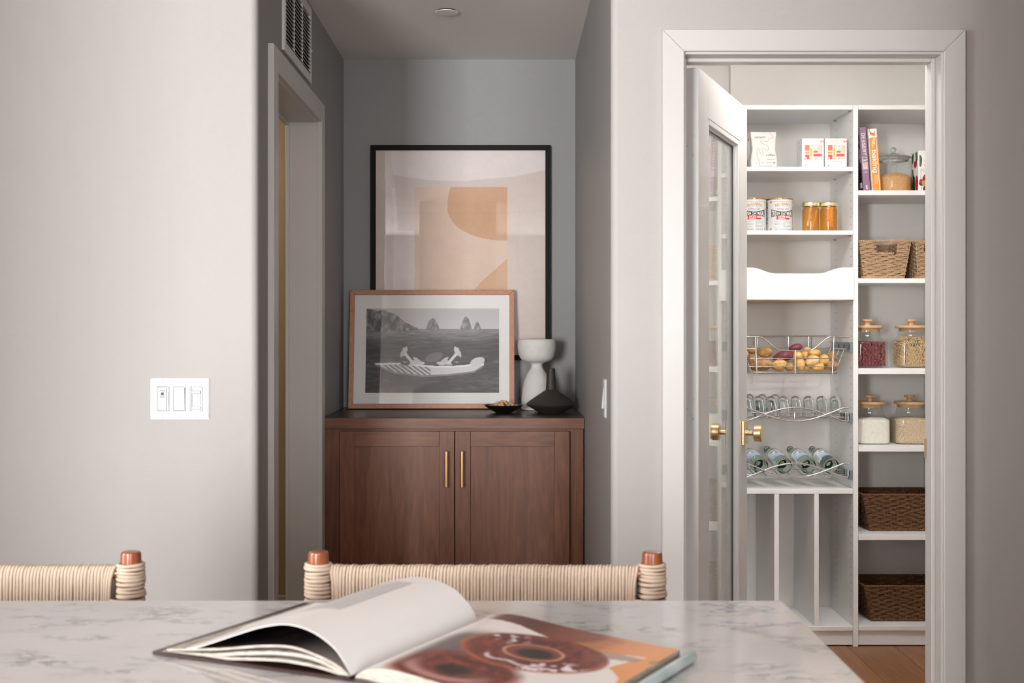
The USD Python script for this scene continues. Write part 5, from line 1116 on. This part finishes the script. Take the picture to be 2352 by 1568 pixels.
sl = part(pl, 'slide_dimmer', join(box(.0455 - .0166, .0455 - .012, -.0062, -.0005, -.0334, .0334, .001), box(.0455 + .012, .0455 + .0166, -.0062, -.0005, -.0334, .0334, .001), box(.0455 - .012, .0455 + .012, -.0062, -.0005, .029, .0334), box(.0455 - .012, .0455 + .012, -.0062, -.0005, -.0334, -.0295), box(.0455 - .012, .0455 + .012, -.0030, -.0005, -.0295, .029)), WHITE_PLASTIC)
part(sl, 'slider', box(.0455 - .0118, .0455 + .0118, -.0095, -.003, .0145, .0225, .001), WHITE_PLASTIC); part(sl, 'rocker', box(.0455 - .0118, .0455 + .0118, -.0075, -.003, -.0285, -.0205, .001), WHITE_PLASTIC); part(sl, 'track', box(.0455 - .010, .0455 + .0118, -.0058, -.003, -.0175, .0135, .0008), WHITE_PLASTIC)

sp = thing('light_switch', 'single white rocker switch on the alcove right wall, seen edge-on', 'switch', at=M(0.287, kx(0, 1) * 0 + 3.545, kz(914, 3.545), rz=-90))
part(sp, 'plate', plate_mesh(.070, .1140, .0060, [(0, 0, .0345, .068)]), WHITE_PLASTIC)
part(sp, 'rocker_frame', box(-.0166, .0166, -.0066, -.0005, -.0334, .0334, .001), WHITE_PLASTIC)
part(sp, 'rocker', rot(box(-.0143, .0143, -.0100, -.004, -.0308, .0308, .001), -5.5, (1, 0, 0)), WHITE_PLASTIC)
for z in (-.0482, .0482): part(sp, 'screw', mv(rot(cyl(.0030, 0, .0018, 14, .0004), 90, (1, 0, 0)), 0, -.0056, z), SCREW)
spr = thing('sprinkler_cover', 'round white sprinkler cover on the alcove ceiling', 'sprinkler', at=(kx(1026, 4.337), 4.337, CEIL))
part(spr, 'cover_plate', lathe([(0, -.0085), (.040, -.0085), (.042, -.0075), (.042, -.0062), (.040, -.0058), (0, -.0058)], 56), P_CEIL); part(spr, 'cup', lathe([(0, -.0058), (.034, -.0058), (.034, -.0003), (0, -.0003)], 40), DARK)
# ceiling lamps of the pantry and the side hall (outside the picture)
for lx_, ly_, lz_, wh in ((0.92, 3.92, 2.275, 'pantry'), (-1.65, 4.45, 2.20, 'side hall')):
    lampm = thing('ceiling_lamp', 'round lamp holder on the ceiling of the ' + wh, 'lamp', at=(lx_, ly_, CEIL))
    part(lampm, 'canopy', lathe([(0, -.0005), (.055, -.0005), (.055, -.014), (.045, -.020), (0, -.020)], 40), WHITE_PLASTIC); part(lampm, 'stem', cyl(.009, lz_ - CEIL + .088, -.0202, 16), WHITE_PLASTIC)
il = thing('ceiling_lamp', 'added flat round flush lamp on the ceiling above the island', 'lamp', at=(0.56, 1.0, CEIL))  # housing for the added island light
part(il, 'housing', lathe([(0, -.0005), (.20, -.0005), (.20, -.036), (.185, -.036), (.18, -.028), (0, -.028)], 48), WHITE_PLASTIC)
spo = thing('spot_lamp', 'added small white spot lamp on the pantry ceiling aimed at the lower shelves', 'lamp', at=(1.20, 3.66, CEIL))  # fixture for the added shelf spot
part(spo, 'canopy', lathe([(0, -.0005), (.04, -.0005), (.04, -.010), (0, -.010)], 32), WHITE_PLASTIC); part(spo, 'arm', cyl(.006, -.03, -.0102, 12), WHITE_PLASTIC)
# ---------------------------------------------------------------- island
QUARTZ = mat('grey_veined_quartz', {'c': ('texture_coordinate', {}), 'm': ('mapping', {'scale': (0.8, 1.5, 1.0), 'rotation': (0, 0, 0.5)}),
        'w': ('noise_texture', {'scale': 16.0, 'detail': 3.0}), 'wv': ('vector_math', {'math_type': 'scale', 'scale': 0.09}), 'ad': ('vector_math', {'math_type': 'add'}),
        'n': ('noise_texture', {'scale': 21.0, 'detail': 7.0, 'roughness': 0.62}), 'v': ('rgb_ramp', {'ramp': [(0.44, (0, 0, 0)), (0.497, (1, 1, 1)), (0.503, (1, 1, 1)), (0.56, (0, 0, 0))]}),
        'k': ('noise_texture', {'scale': 15.0, 'detail': 2.0}), 'kr': ('rgb_ramp', {'ramp': [(0.47, (0, 0, 0)), (0.66, (1, 1, 1))]}), 'mm': ('math', {'math_type': 'multiply'}),
        'b': ('noise_texture', {'scale': 5.0, 'detail': 4.0}), 'br': ('rgb_ramp', {'ramp': [(0.3, lin(190, 188, 187)), (0.7, lin(206, 204, 203))]}),
        'x': ('mix_color', {'blend_type': 'mix', 'b': lin(140, 144, 150)}), 'p': ('principled_bsdf', {'roughness': 0.10, 'specular_ior_level': 0.5})},
        [('c.object', 'm.vector'), ('m.vector', 'w.vector'), ('w.color', 'wv.vector1'), ('m.vector', 'ad.vector1'), ('wv.vector', 'ad.vector2'), ('ad.vector', 'n.vector'), ('n.fac', 'v.fac'),
         ('m.vector', 'k.vector'), ('k.fac', 'kr.fac'), ('v.color', 'mm.value1'), ('kr.color', 'mm.value2'), ('c.object', 'b.vector'), ('b.fac', 'br.fac'), ('br.color', 'x.a'), ('mm.value', 'x.fac'), ('x.result', 'p.base_color')])
TZ = 0.915
solo('island_worktop', box(-1.26, 0.358, 0.62, 1.577, TZ - .030, TZ, .003), QUARTZ, 'pale grey veined stone island worktop in the foreground', 'worktop')
CABW = plain('island_paint', (0.70, 0.69, 0.67), 0.45)
isl = thing('kitchen_island', 'white painted kitchen island under the stone worktop', 'cabinet')
part(isl, 'carcass', box(-1.25, 0.325, 0.66, 1.262, 0.10, TZ - .0304, .002), CABW); part(isl, 'plinth', box(-1.22, 0.295, 0.72, 1.22, 0.0005, 0.0995), CABW)
for i in range(3):
    a = -1.240 + i * .522; dp = part(isl, 'back_panel', box(a, a + .512, 1.2625, 1.280, 0.11, TZ - .040, .002), CABW); part(dp, 'panel_inset', box(a + .06, a + .452, 1.2802, 1.2830, 0.17, TZ - .10, .001), CABW)

# ---------------------------------------------------------------- counter stools with wrapped backs
CORD = mat('paper_cord', {'g': ('geometry', {}), 'c': ('texture_coordinate', {}), 'm': ('mapping', {'scale': (1.0, 1.0, 1.0)}), 'n': ('noise_texture', {'scale': 420.0, 'detail': 2.0}),
        'mx': ('mix_float', {'fac': 0.35}), 'r': ('rgb_ramp', {'ramp': [(0.15, lin(198, 178, 158)), (0.85, lin(240, 226, 210))]}), 'b': ('bump', {'strength': 0.6, 'distance': 0.0008}), 'p': ('principled_bsdf', {'roughness': 0.55, 'specular_ior_level': 0.35})},
        [('c.object', 'n.vector'), ('g.random_per_island', 'mx.a'), ('n.fac', 'mx.b'), ('mx.result', 'r.fac'), ('r.color', 'p.base_color'), ('n.fac', 'b.height'), ('b.normal', 'p.normal')])
STOOLWOOD = wood('stool_wood', lin(122, 62, 36), lin(162, 94, 60), scale=(40, 40, 4), rough=0.28, dist=1.5, coat=0.3)
def twist(p, r, n=6, seed=0, amp=.10):
    """A cord along p with the slight bulges of a twist."""
    rr = random.Random(seed); ph = rr.uniform(0, 6.28); L = np.r_[0, np.cumsum(np.linalg.norm(np.diff(p, axis=0), axis=1))]
    return tube(p, r * (1 + amp * np.sin(L * 2 * PI / .011 + ph) + amp * .5 * np.sin(L * 2 * PI / .027 + 2 * ph)), n)
SW, PR = .493, .0145
def stool(label, at):
    t = thing('counter_stool', label, 'stool', at=at, group=None); rr = random.Random(5)
    ZP, ZW = .939, .9215
    for s in (-1, 1):
        x = s * SW / 2
        part(t, 'back_leg', mv(lathe([(0, 0.0005), (.0125, 0.0005), (.0135, .004), (.0155, .30), (.0160, .66), (PR + .0012, .90), (PR + .0003, ZP - .004), (PR - .0010, ZP - .001), (PR - .0032, ZP), (0, ZP)], 32), x, 0, 0), STOOLWOOD, smooth=35)
        part(t, 'front_leg', mv(lathe([(0, 0.0005), (.0125, 0.0005), (.0135, .004), (.0155, .30), (.0160, .600), (.0150, .640), (.012, .645), (0, .645)], 24), x, -.40, 0), STOOLWOOD, smooth=35)
        part(t, 'side_rail', tube([(x, -.385, .615), (x, -.012, .615)], .011, 12), STOOLWOOD, smooth=True)
        for z in (.20, .40): part(t, 'stretcher', tube([(x, -.388, z), (x, -.012, z + .01)], .0095, 12), STOOLWOOD, smooth=True)
    for y in (-.40, 0):
        part(t, 'seat_rail', tube([(-SW / 2 + .012, y, .625), (SW / 2 - .012, y, .625)], .011, 12), STOOLWOOD, smooth=True); part(t, 'stretcher', tube([(-SW / 2 + .012, y, .24), (SW / 2 - .012, y, .24)], .0095, 12), STOOLWOOD, smooth=True)
    # woven seat: four triangles of cord
    seat = []
    n = 30
    for i in range(n):
        f = (i + .5) / n * .5
        for (a, b) in (((-1 + 2 * f, -1), (-1 + 2 * f, -1 + 2 * f)), ((1 - 2 * f, -1), (1 - 2 * f, -1 + 2 * f)), ((-1 + 2 * f, 1), (-1 + 2 * f, 1 - 2 * f)), ((1 - 2 * f, 1), (1 - 2 * f, 1 - 2 * f)),
                       ((-1, -1 + 2 * f), (-1 + 2 * f, -1 + 2 * f)), ((-1, 1 - 2 * f), (-1 + 2 * f, 1 - 2 * f)), ((1, -1 + 2 * f), (1 - 2 * f, -1 + 2 * f)), ((1, 1 - 2 * f), (1 - 2 * f, 1 - 2 * f))):
            P = lambda q, z: (q[0] * (SW / 2 - .014), -.20 + q[1] * .186, z)
            seat.append(tube([P(a, .637), P(b, .632)], .0031, 5))
    part(t, 'woven_seat', join(seat), CORD, smooth=True, kind='stuff')
    # backrest: two rails wrapped by vertical cords, post wraps at both ends
    zt2, zb2, hy = ZW - .0035, .742, .0125
    part(t, 'back_rail', tube([(-SW / 2 + .012, 0, zt2 - .011), (SW / 2 - .012, 0, zt2 - .011)], .0085, 12), STOOLWOOD, smooth=True); part(t, 'back_rail', tube([(-SW / 2 + .012, 0, zb2 + .011), (SW / 2 - .012, 0, zb2 + .011)], .0085, 12), STOOLWOOD, smooth=True)
    cords = []; x = -SW / 2 + .0215; xe = SW / 2 - .0215; i = 0; N = 92; pitch = (xe - x) / (N - 1); per = 6
    for i in range(N):
        xc = x + pitch * i; sl = rr.uniform(-.0013, .0013); e = min(i, N - 1 - i); side = -1 if i < N / 2 else 1
        bowx = side * (-.0) ; flare = -side * .0045 * max(0, 1 - e / 3.0)
        r = pitch * .5 * rr.uniform(.94, 1.08); top = zt2 + rr.uniform(-.0006, .0008)
        prof = [(-hy * .86, zb2 + .02), (-hy * .92, zb2 + .05), (-hy, (zb2 + top) / 2), (-hy * .95, top - .03), (-hy * .86, top - .012), (-hy * .5, top - .0032), (0, top - .0015), (hy * .5, top - .0032), (hy * .86, top - .012), (hy, (zb2 + top) / 2), (hy * .86, zb2 + .02), (hy * .5, zb2 + .0015), (0, zb2), (-hy * .5, zb2 + .0015)]
        pts = [(xc + sl * (top - z) / .09 + flare * min(1, (top - z) / .035) * (1 if y < 0 else 0) + (pitch * .5 * (y / hy)), y, z) for y, z in prof]
        cords.append(twist(smooth_path(pts + [pts[0]], 5), r, 7, i, .05))
    part(t, 'wrapped_back', join(cords), CORD, smooth=True, kind='stuff', label='vertical cords wrapped over the back rails')
    for s in (-1, 1):
        w = []; z = ZW - .002; i = 0
        while z > .70:
            r = .0030 * rr.uniform(.85, 1.15); a = np.linspace(0, 2 * PI, 25)[:-1]; RR = PR + .0012 + r * .85 + rr.uniform(0, .0004); tl = rr.uniform(-.0012, .0012)
            low = (ZW - z) > .0500                     # lower turns reach in over the first back cords
            ext = (.0075 + .005 * ((i % 2) + (ZW - z > .075))) if low else 0
            P = np.stack([s * SW / 2 + RR * np.cos(a), -RR * np.sin(a), z + tl * np.cos(a)], 1)
            if ext:
                m = (np.cos(a) * s < -.1) & (np.sin(a) > -.9); P[m, 0] -= s * ext * np.clip((-np.cos(a[m]) * s), 0, 1); P[m, 1] -= .0026
            w.append(tube(P * 1.0, r * (1 + .12 * np.sin(3 * a + i)), 7, closed=True)); z -= r * 1.93; i += 1
        part(t, 'post_wrap', join(w), CORD, smooth=True, kind='stuff', label='cord wound round the post')
    return t
s1 = stool('cord-backed counter stool at the middle of the island, behind the open book', M(-.0325, 1.795, 0, rz=-.4))
dup(s1, M(-.8025, 1.795, 0, rz=0), 'cord-backed counter stool at the left, half outside the picture')

# ---------------------------------------------------------------- open cookbook
O3 = np.array([-.152, 1.212, TZ + .0006]); Vd = np.array([.122, .229, 0]); HB = .2595; Vd /= np.linalg.norm(Vd); Ud = np.array([-.227, .101, 0]); Ud /= np.linalg.norm(Ud)
PAPER_W = plain('book_paper', (0.80, 0.79, 0.78), 0.5, specular_ior_level=0.4)
COVER_B = plain('book_cover_dark', lin(52, 30, 26), 0.3); COVER_T = mottled('book_jacket', lin(150, 172, 172), lin(206, 216, 214), scale=18, rough=0.3)
EDGE = mat('page_edges', {'c': ('texture_coordinate', {}), 'm': ('mapping', {'scale': (60, 60, 2200)}), 'n': ('noise_texture', {'scale': 1.0, 'detail': 2.0}), 'r': ('rgb_ramp', {'ramp': [(0.35, lin(150, 140, 128)), (0.65, lin(208, 200, 190))]}), 'p': ('principled_bsdf', {'roughness': 0.7})},
           [('c.object', 'm.vector'), ('m.vector', 'n.vector'), ('n.fac', 'r.fac'), ('r.color', 'p.base_color')])
# right half turns a little towards the reader: its far corner lies nearer than a straight book's would
RF, RN_ = np.array([.262, .203]), np.array([.252, -.050])            # (outwards, along the spine) of the far and near corners
def Lp(u, v, h): return O3 + np.multiply.outer(u, Ud) + np.multiply.outer(v, Vd) + np.multiply.outer(h, [0, 0, 1.0])
def Rp(s, t, h):
    """Right page: s 0..1 from the spine outwards, t 0..1 from the near to the far end."""
    a = s * (RN_[0] * (1 - t) + RF[0] * t); b = t * HB * (1 - s) + s * (RN_[1] * (1 - t) + RF[1] * t)
    return O3 - np.multiply.outer(a, Ud) + np.multiply.outer(b, Vd) + np.multiply.outer(h, [0, 0, 1.0])
def sheet(prof_n, prof_f, th, v0=0, v1=HB, n=60, nv=24):
    """A curved leaf between a near and a far profile [(u, h)...], th thick downwards: closed mesh."""
    def par(p): q = smooth_path([(a, 0, b) for a, b in p], 8)[:, [0, 2]]; L = np.r_[0, np.cumsum(np.linalg.norm(np.diff(q, axis=0), axis=1))]; s = np.linspace(0, L[-1], n); return np.stack([np.interp(s, L, q[:, 0]), np.interp(s, L, q[:, 1])], 1)
    A, B_ = par(prof_n), par(prof_f); rings = []
    for f in np.linspace(0, 1, nv):
        q = A * (1 - f) + B_ * f; d = np.gradient(q, axis=0); nn = np.stack([-d[:, 1], d[:, 0]], 1); nn /= np.linalg.norm(nn, axis=1, keepdims=True) + 1e-9; nn *= np.where(nn[:, 1:] > 0, 1, 1)
        lo = q - nn * th * np.minimum(1, np.arange(n)[:, None] / 4 + .15); lo[:, 1] = np.maximum(lo[:, 1], .0042 if th > .0006 else lo[:, 1])
        rg = np.vstack([q, lo[::-1]]); vv = np.full(len(rg), v0 + (v1 - v0) * f); rings.append(Lp(rg[:, 0], vv, rg[:, 1]))
    m = loft(rings, caps=False); i = np.arange(n - 1); cap = []
    for o, flip in ((0, False), ((nv - 1) * 2 * n, True)):
        a, b, c, d = o + i, o + i + 1, o + 2 * n - 2 - i, o + 2 * n - 1 - i; q = np.vstack([np.stack([a, b, c], 1), np.stack([a, c, d], 1)]); cap.append(q[:, ::-1] if flip else q)
    return trimesh.Trimesh(m.vertices, np.vstack([m.faces] + cap), process=False)
ck = thing('open_cookbook', 'large open cookbook lying on the stone worktop with one page curling over', 'book')
# covers
part(ck, 'left_cover', loft([np.array([Lp(u, v, h) for u, v, h in ((.004, -.003, z), (.2515, -.003, z), (.2515, HB + .003, z), (.004, HB + .003, z))]) for z in (.0002, .0034)]), COVER_B, smooth=False)
cor = [(.01, -.01), (1.018, -.02), (1.018, 1.02), (.01, 1.01)]
part(ck, 'right_cover', loft([np.array([Rp(s, t, z) for s, t in cor]) for z in (.0002, .0034)]), COVER_B, smooth=False)
part(ck, 'spine', loft([np.array([Lp(u, v, h) for u, v, h in ((.010, -.003, z), (-.012, -.003, z), (-.012, HB + .003, z), (.010, HB + .003, z))]) for z in (.0, .0020)]), COVER_B, smooth=False)
part(ck, 'jacket_flap', tube([Rp(1.048, t, .0062) for t in np.linspace(-.02, 1.02, 8)], .0058, 12), COVER_T, smooth=True, label='pale teal rolled jacket flap')
# left leaves
arch_n = [(.0045, .0050), (.0117, .0169), (.0229, .0297), (.0414, .0409), (.0617, .0473), (.0855, .0485), (.1135, .0425), (.1414, .0328), (.176, .0198), (.1977, .0124), (.2300, .0068)]
arch_f = [(.0060, .0050), (.0110, .0150), (.0195, .0262), (.0363, .0395), (.0609, .0482), (.0895, .0500), (.1289, .0408), (.150, .0320), (.1729, .0232), (.2097, .0085), (.2330, .0052)]
part(ck, 'curling_page', sheet(arch_n, arch_f, .0007), PAPER_W, smooth=40)
b1 = [(.0051, .0042), (.0200, .0135), (.0435, .0213), (.0749, .0268), (.1124, .0240), (.1676, .0150), (.2350, .0072)]; b1f = [(.0051, .0042), (.0200, .0135), (.0435, .0213), (.0749, .0262), (.1124, .0225), (.1676, .0118), (.2330, .0042)]
b2 = [(.0065, .0040), (.022, .0110), (.0487, .0186), (.0855, .0199), (.1342, .0148), (.1789, .0080), (.2380, .0040)]
b3 = [(.0075, .0038), (.024, .0075), (.0513, .0112), (.0909, .0120), (.1342, .0085), (.1789, .0052), (.2400, .0038)]
part(ck, 'page_block', sheet(b1, b1f, .0022), EDGE, smooth=40); part(ck, 'page_block', sheet(b2, b2, .0034), EDGE, smooth=40); part(ck, 'page_block', sheet(b3, b3, .0026), EDGE, smooth=40)
# dark print plus painted-in cavity shade on the curling page's underside and leaf below
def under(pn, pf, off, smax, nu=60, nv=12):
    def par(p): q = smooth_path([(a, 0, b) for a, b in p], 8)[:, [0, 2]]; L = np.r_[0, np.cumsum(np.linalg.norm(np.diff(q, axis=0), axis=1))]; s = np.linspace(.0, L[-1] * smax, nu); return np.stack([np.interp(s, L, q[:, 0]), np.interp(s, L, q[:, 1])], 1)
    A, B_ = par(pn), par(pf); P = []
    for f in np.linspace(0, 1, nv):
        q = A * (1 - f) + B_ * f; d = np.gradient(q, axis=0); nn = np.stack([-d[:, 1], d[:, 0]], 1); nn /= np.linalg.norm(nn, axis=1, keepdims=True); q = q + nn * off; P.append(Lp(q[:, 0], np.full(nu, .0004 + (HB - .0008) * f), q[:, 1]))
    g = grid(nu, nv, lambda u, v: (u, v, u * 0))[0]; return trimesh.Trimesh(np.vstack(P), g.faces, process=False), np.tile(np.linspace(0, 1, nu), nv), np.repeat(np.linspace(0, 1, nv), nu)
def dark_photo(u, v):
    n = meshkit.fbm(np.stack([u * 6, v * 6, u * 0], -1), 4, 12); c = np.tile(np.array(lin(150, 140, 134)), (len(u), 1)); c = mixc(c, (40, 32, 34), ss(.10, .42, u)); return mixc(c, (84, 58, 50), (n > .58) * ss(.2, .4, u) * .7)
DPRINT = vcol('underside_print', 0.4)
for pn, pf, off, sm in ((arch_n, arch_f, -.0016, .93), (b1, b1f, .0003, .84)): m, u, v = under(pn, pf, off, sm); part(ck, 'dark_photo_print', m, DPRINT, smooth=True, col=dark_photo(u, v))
# printed lines on the curling page
def arch_at(s, v):
    f = v / HB
    def par(p): q = smooth_path([(a, 0, b) for a, b in p], 8)[:, [0, 2]]; L = np.r_[0, np.cumsum(np.linalg.norm(np.diff(q, axis=0), axis=1))]; return np.array([np.interp(s * L[-1], L, q[:, 0]), np.interp(s * L[-1], L, q[:, 1])])
    q = par(arch_n) * (1 - f) + par(arch_f) * f; return Lp(q[0], v, q[1] + .0006)
lines = []; rl = random.Random(4)
for i in range(26):
    v = .235 - i * .0062
    if i in (0, 1): s0, s1 = .42, .66
    else: s0, s1 = .33, .58 + .08 * rl.random()
    for k in range(9):
        a = s0 + (s1 - s0) * k / 9; b = a + (s1 - s0) / 9 * .82; P0, P1, Q0, Q1 = arch_at(a, v), arch_at(b, v), arch_at(a, v - .0016), arch_at(b, v - .0016)
        lines.append(trimesh.Trimesh([P0, P1, Q1, Q0], [[0, 1, 2], [0, 2, 3]], process=False))
part(ck, 'text_lines_lettering', join(lines), INK['grey'], smooth=False)
# right leaves: one thick block whose top carries the printed photograph
def rh(s, t):
    p = np.interp(s, [0, .012, .05, .10, .16, .22, .30, .42, .62, .85, 1.0], [.003, .0075, .0135, .0172, .0190, .0192, .0182, .0160, .0138, .0124, .0120]); return p
ns_, nt = 40, 12; ss_ = np.linspace(0, 1, ns_) ** 1.5
rings = []
for t in np.linspace(0, 1, nt):
    top_ = np.array([Rp(s, t, rh(s, t)) for s in ss_]); bot = np.array([Rp(s, t, .0036) for s in ss_[::-1]]); rings.append(np.vstack([top_, bot]))
part(ck, 'page_block', loft(rings), EDGE, smooth=30)
def page_art(u, v):
    s = u; t = v; a = s * (RN_[0] * (1 - t) + RF[0] * t) / .2485; b = (t * HB * (1 - s) + s * (RN_[1] * (1 - t) + RF[1] * t)) / .2595     # straight page coordinates
    n = meshkit.fbm(np.stack([a * 9, b * 9, a * 0], -1), 4, 3); f = meshkit.fbm(np.stack([a * 40, b * 40, a * 0], -1), 3, 8)
    c = np.tile(np.array(lin(232, 228, 226)), (len(u), 1))
    strip = b > np.interp(a, [.0, .3, .57, .80, 1.0], [.90, .80, .655, .60, .60])      # napkin and wooden board along the far end
    c = mixc(c, (92, 48, 34), strip); c = mixc(c, (132, 74, 46), strip * ss(.30, .60, a)); c = mixc(c, (212, 140, 84), strip * ss(.60, .80, a + .3 * (n - .5))); c = mixc(c, (226, 152, 88), strip * ss(.80, 1.0, a))
    c = mixc(c, (226, 150, 84), (a > np.interp(b, [0, .29, .41, .58, .65], [1.06, .99, .895, .965, 1.0])) & (b < .7))
    c = mixc(c, (150, 120, 96), ss(.62, .80, a) * (b < np.interp(a, [.6, 1.0], [.645, .575])) * (b > .52) * (n > .42) * .8)
    def ring(c, x0, y0, rx, ry, deg, soft):
        th = math.radians(deg); dx, dy = a - x0, b - y0; p = (dx * math.cos(th) + dy * math.sin(th)) / rx; q = (-dx * math.sin(th) + dy * math.cos(th)) / ry; d = np.hypot(p, q) + .05 * (n - .5); m = ss(1.0 + soft, .98 - soft, d)
        c = mixc(c, (108, 44, 32), m); c = mixc(c, (188, 112, 74), m * ss(.86, 1.0, d) * (q < .3)); c = mixc(c, (84, 32, 26), m * ss(.25, 0, np.abs(d - .60)) * ss(-.2, .6, q)); c = mixc(c, (150, 70, 48), m * ss(.5, .62, f) * .6)
        if soft < .05:
            sp = m * (d > .50) * (d < .93) * ss(.56, .62, f); ang = np.arctan2(q, p); c = mixc(c, (238, 226, 232), sp * ss(.75, .35, np.abs(ang + .75))); c = mixc(c, (238, 226, 232), sp * ss(.45, .15, np.abs(ang - 2.55))); c = mixc(c, (240, 232, 236), ss(.05, .02, np.abs(d - .70 - .05 * np.sin(ang * 9))) * ss(.75, .55, np.abs(ang + 1.5)) * .8)
            c = mixc(c, (222, 172, 142), ss(.035, .0, np.abs(d - .40)) * .9); c = mixc(c, (126, 66, 46), d < .365)
        else: c = mixc(c, (196, 150, 146), ss(.2, .0, np.abs(d - .62)) * ss(.2, -.5, q) * .8)
        return mixc(c, (36, 18, 16), ss(.30 + soft, .20 - soft * .5, np.hypot(p - .04, q + .04)))
    c = mixc(c, (58, 30, 30), ss(.46, .26, np.hypot((a - .25) / .9, (b - .33) / .8)) * (a > .06) * .85)
    c = ring(c, .38, .10, .30, .20, -14, .14); c = ring(c, .545, .455, .345, .235, -14, .02)
    c = mixc(c, (240, 238, 238), ss(.16, .06, a)); return np.clip(c, 0, 1)
def psurf(u, v):
    P = np.array([Rp(a, b, rh(a, b) + .0004) for a, b in zip(u.ravel() ** 1.0, v.ravel())]); P = P.reshape(u.shape + (3,)); return P[..., 0], P[..., 1], P[..., 2]
m, u, v = grid(150, 130, lambda u, v: psurf(.012 + u * .985, .004 + v * .992))
part(ck, 'photo_page', m, vcol('glossy_page', 0.3), smooth=True, col=page_art(.012 + u * .985, .004 + v * .992), label='page with a large photograph of glazed doughnuts')
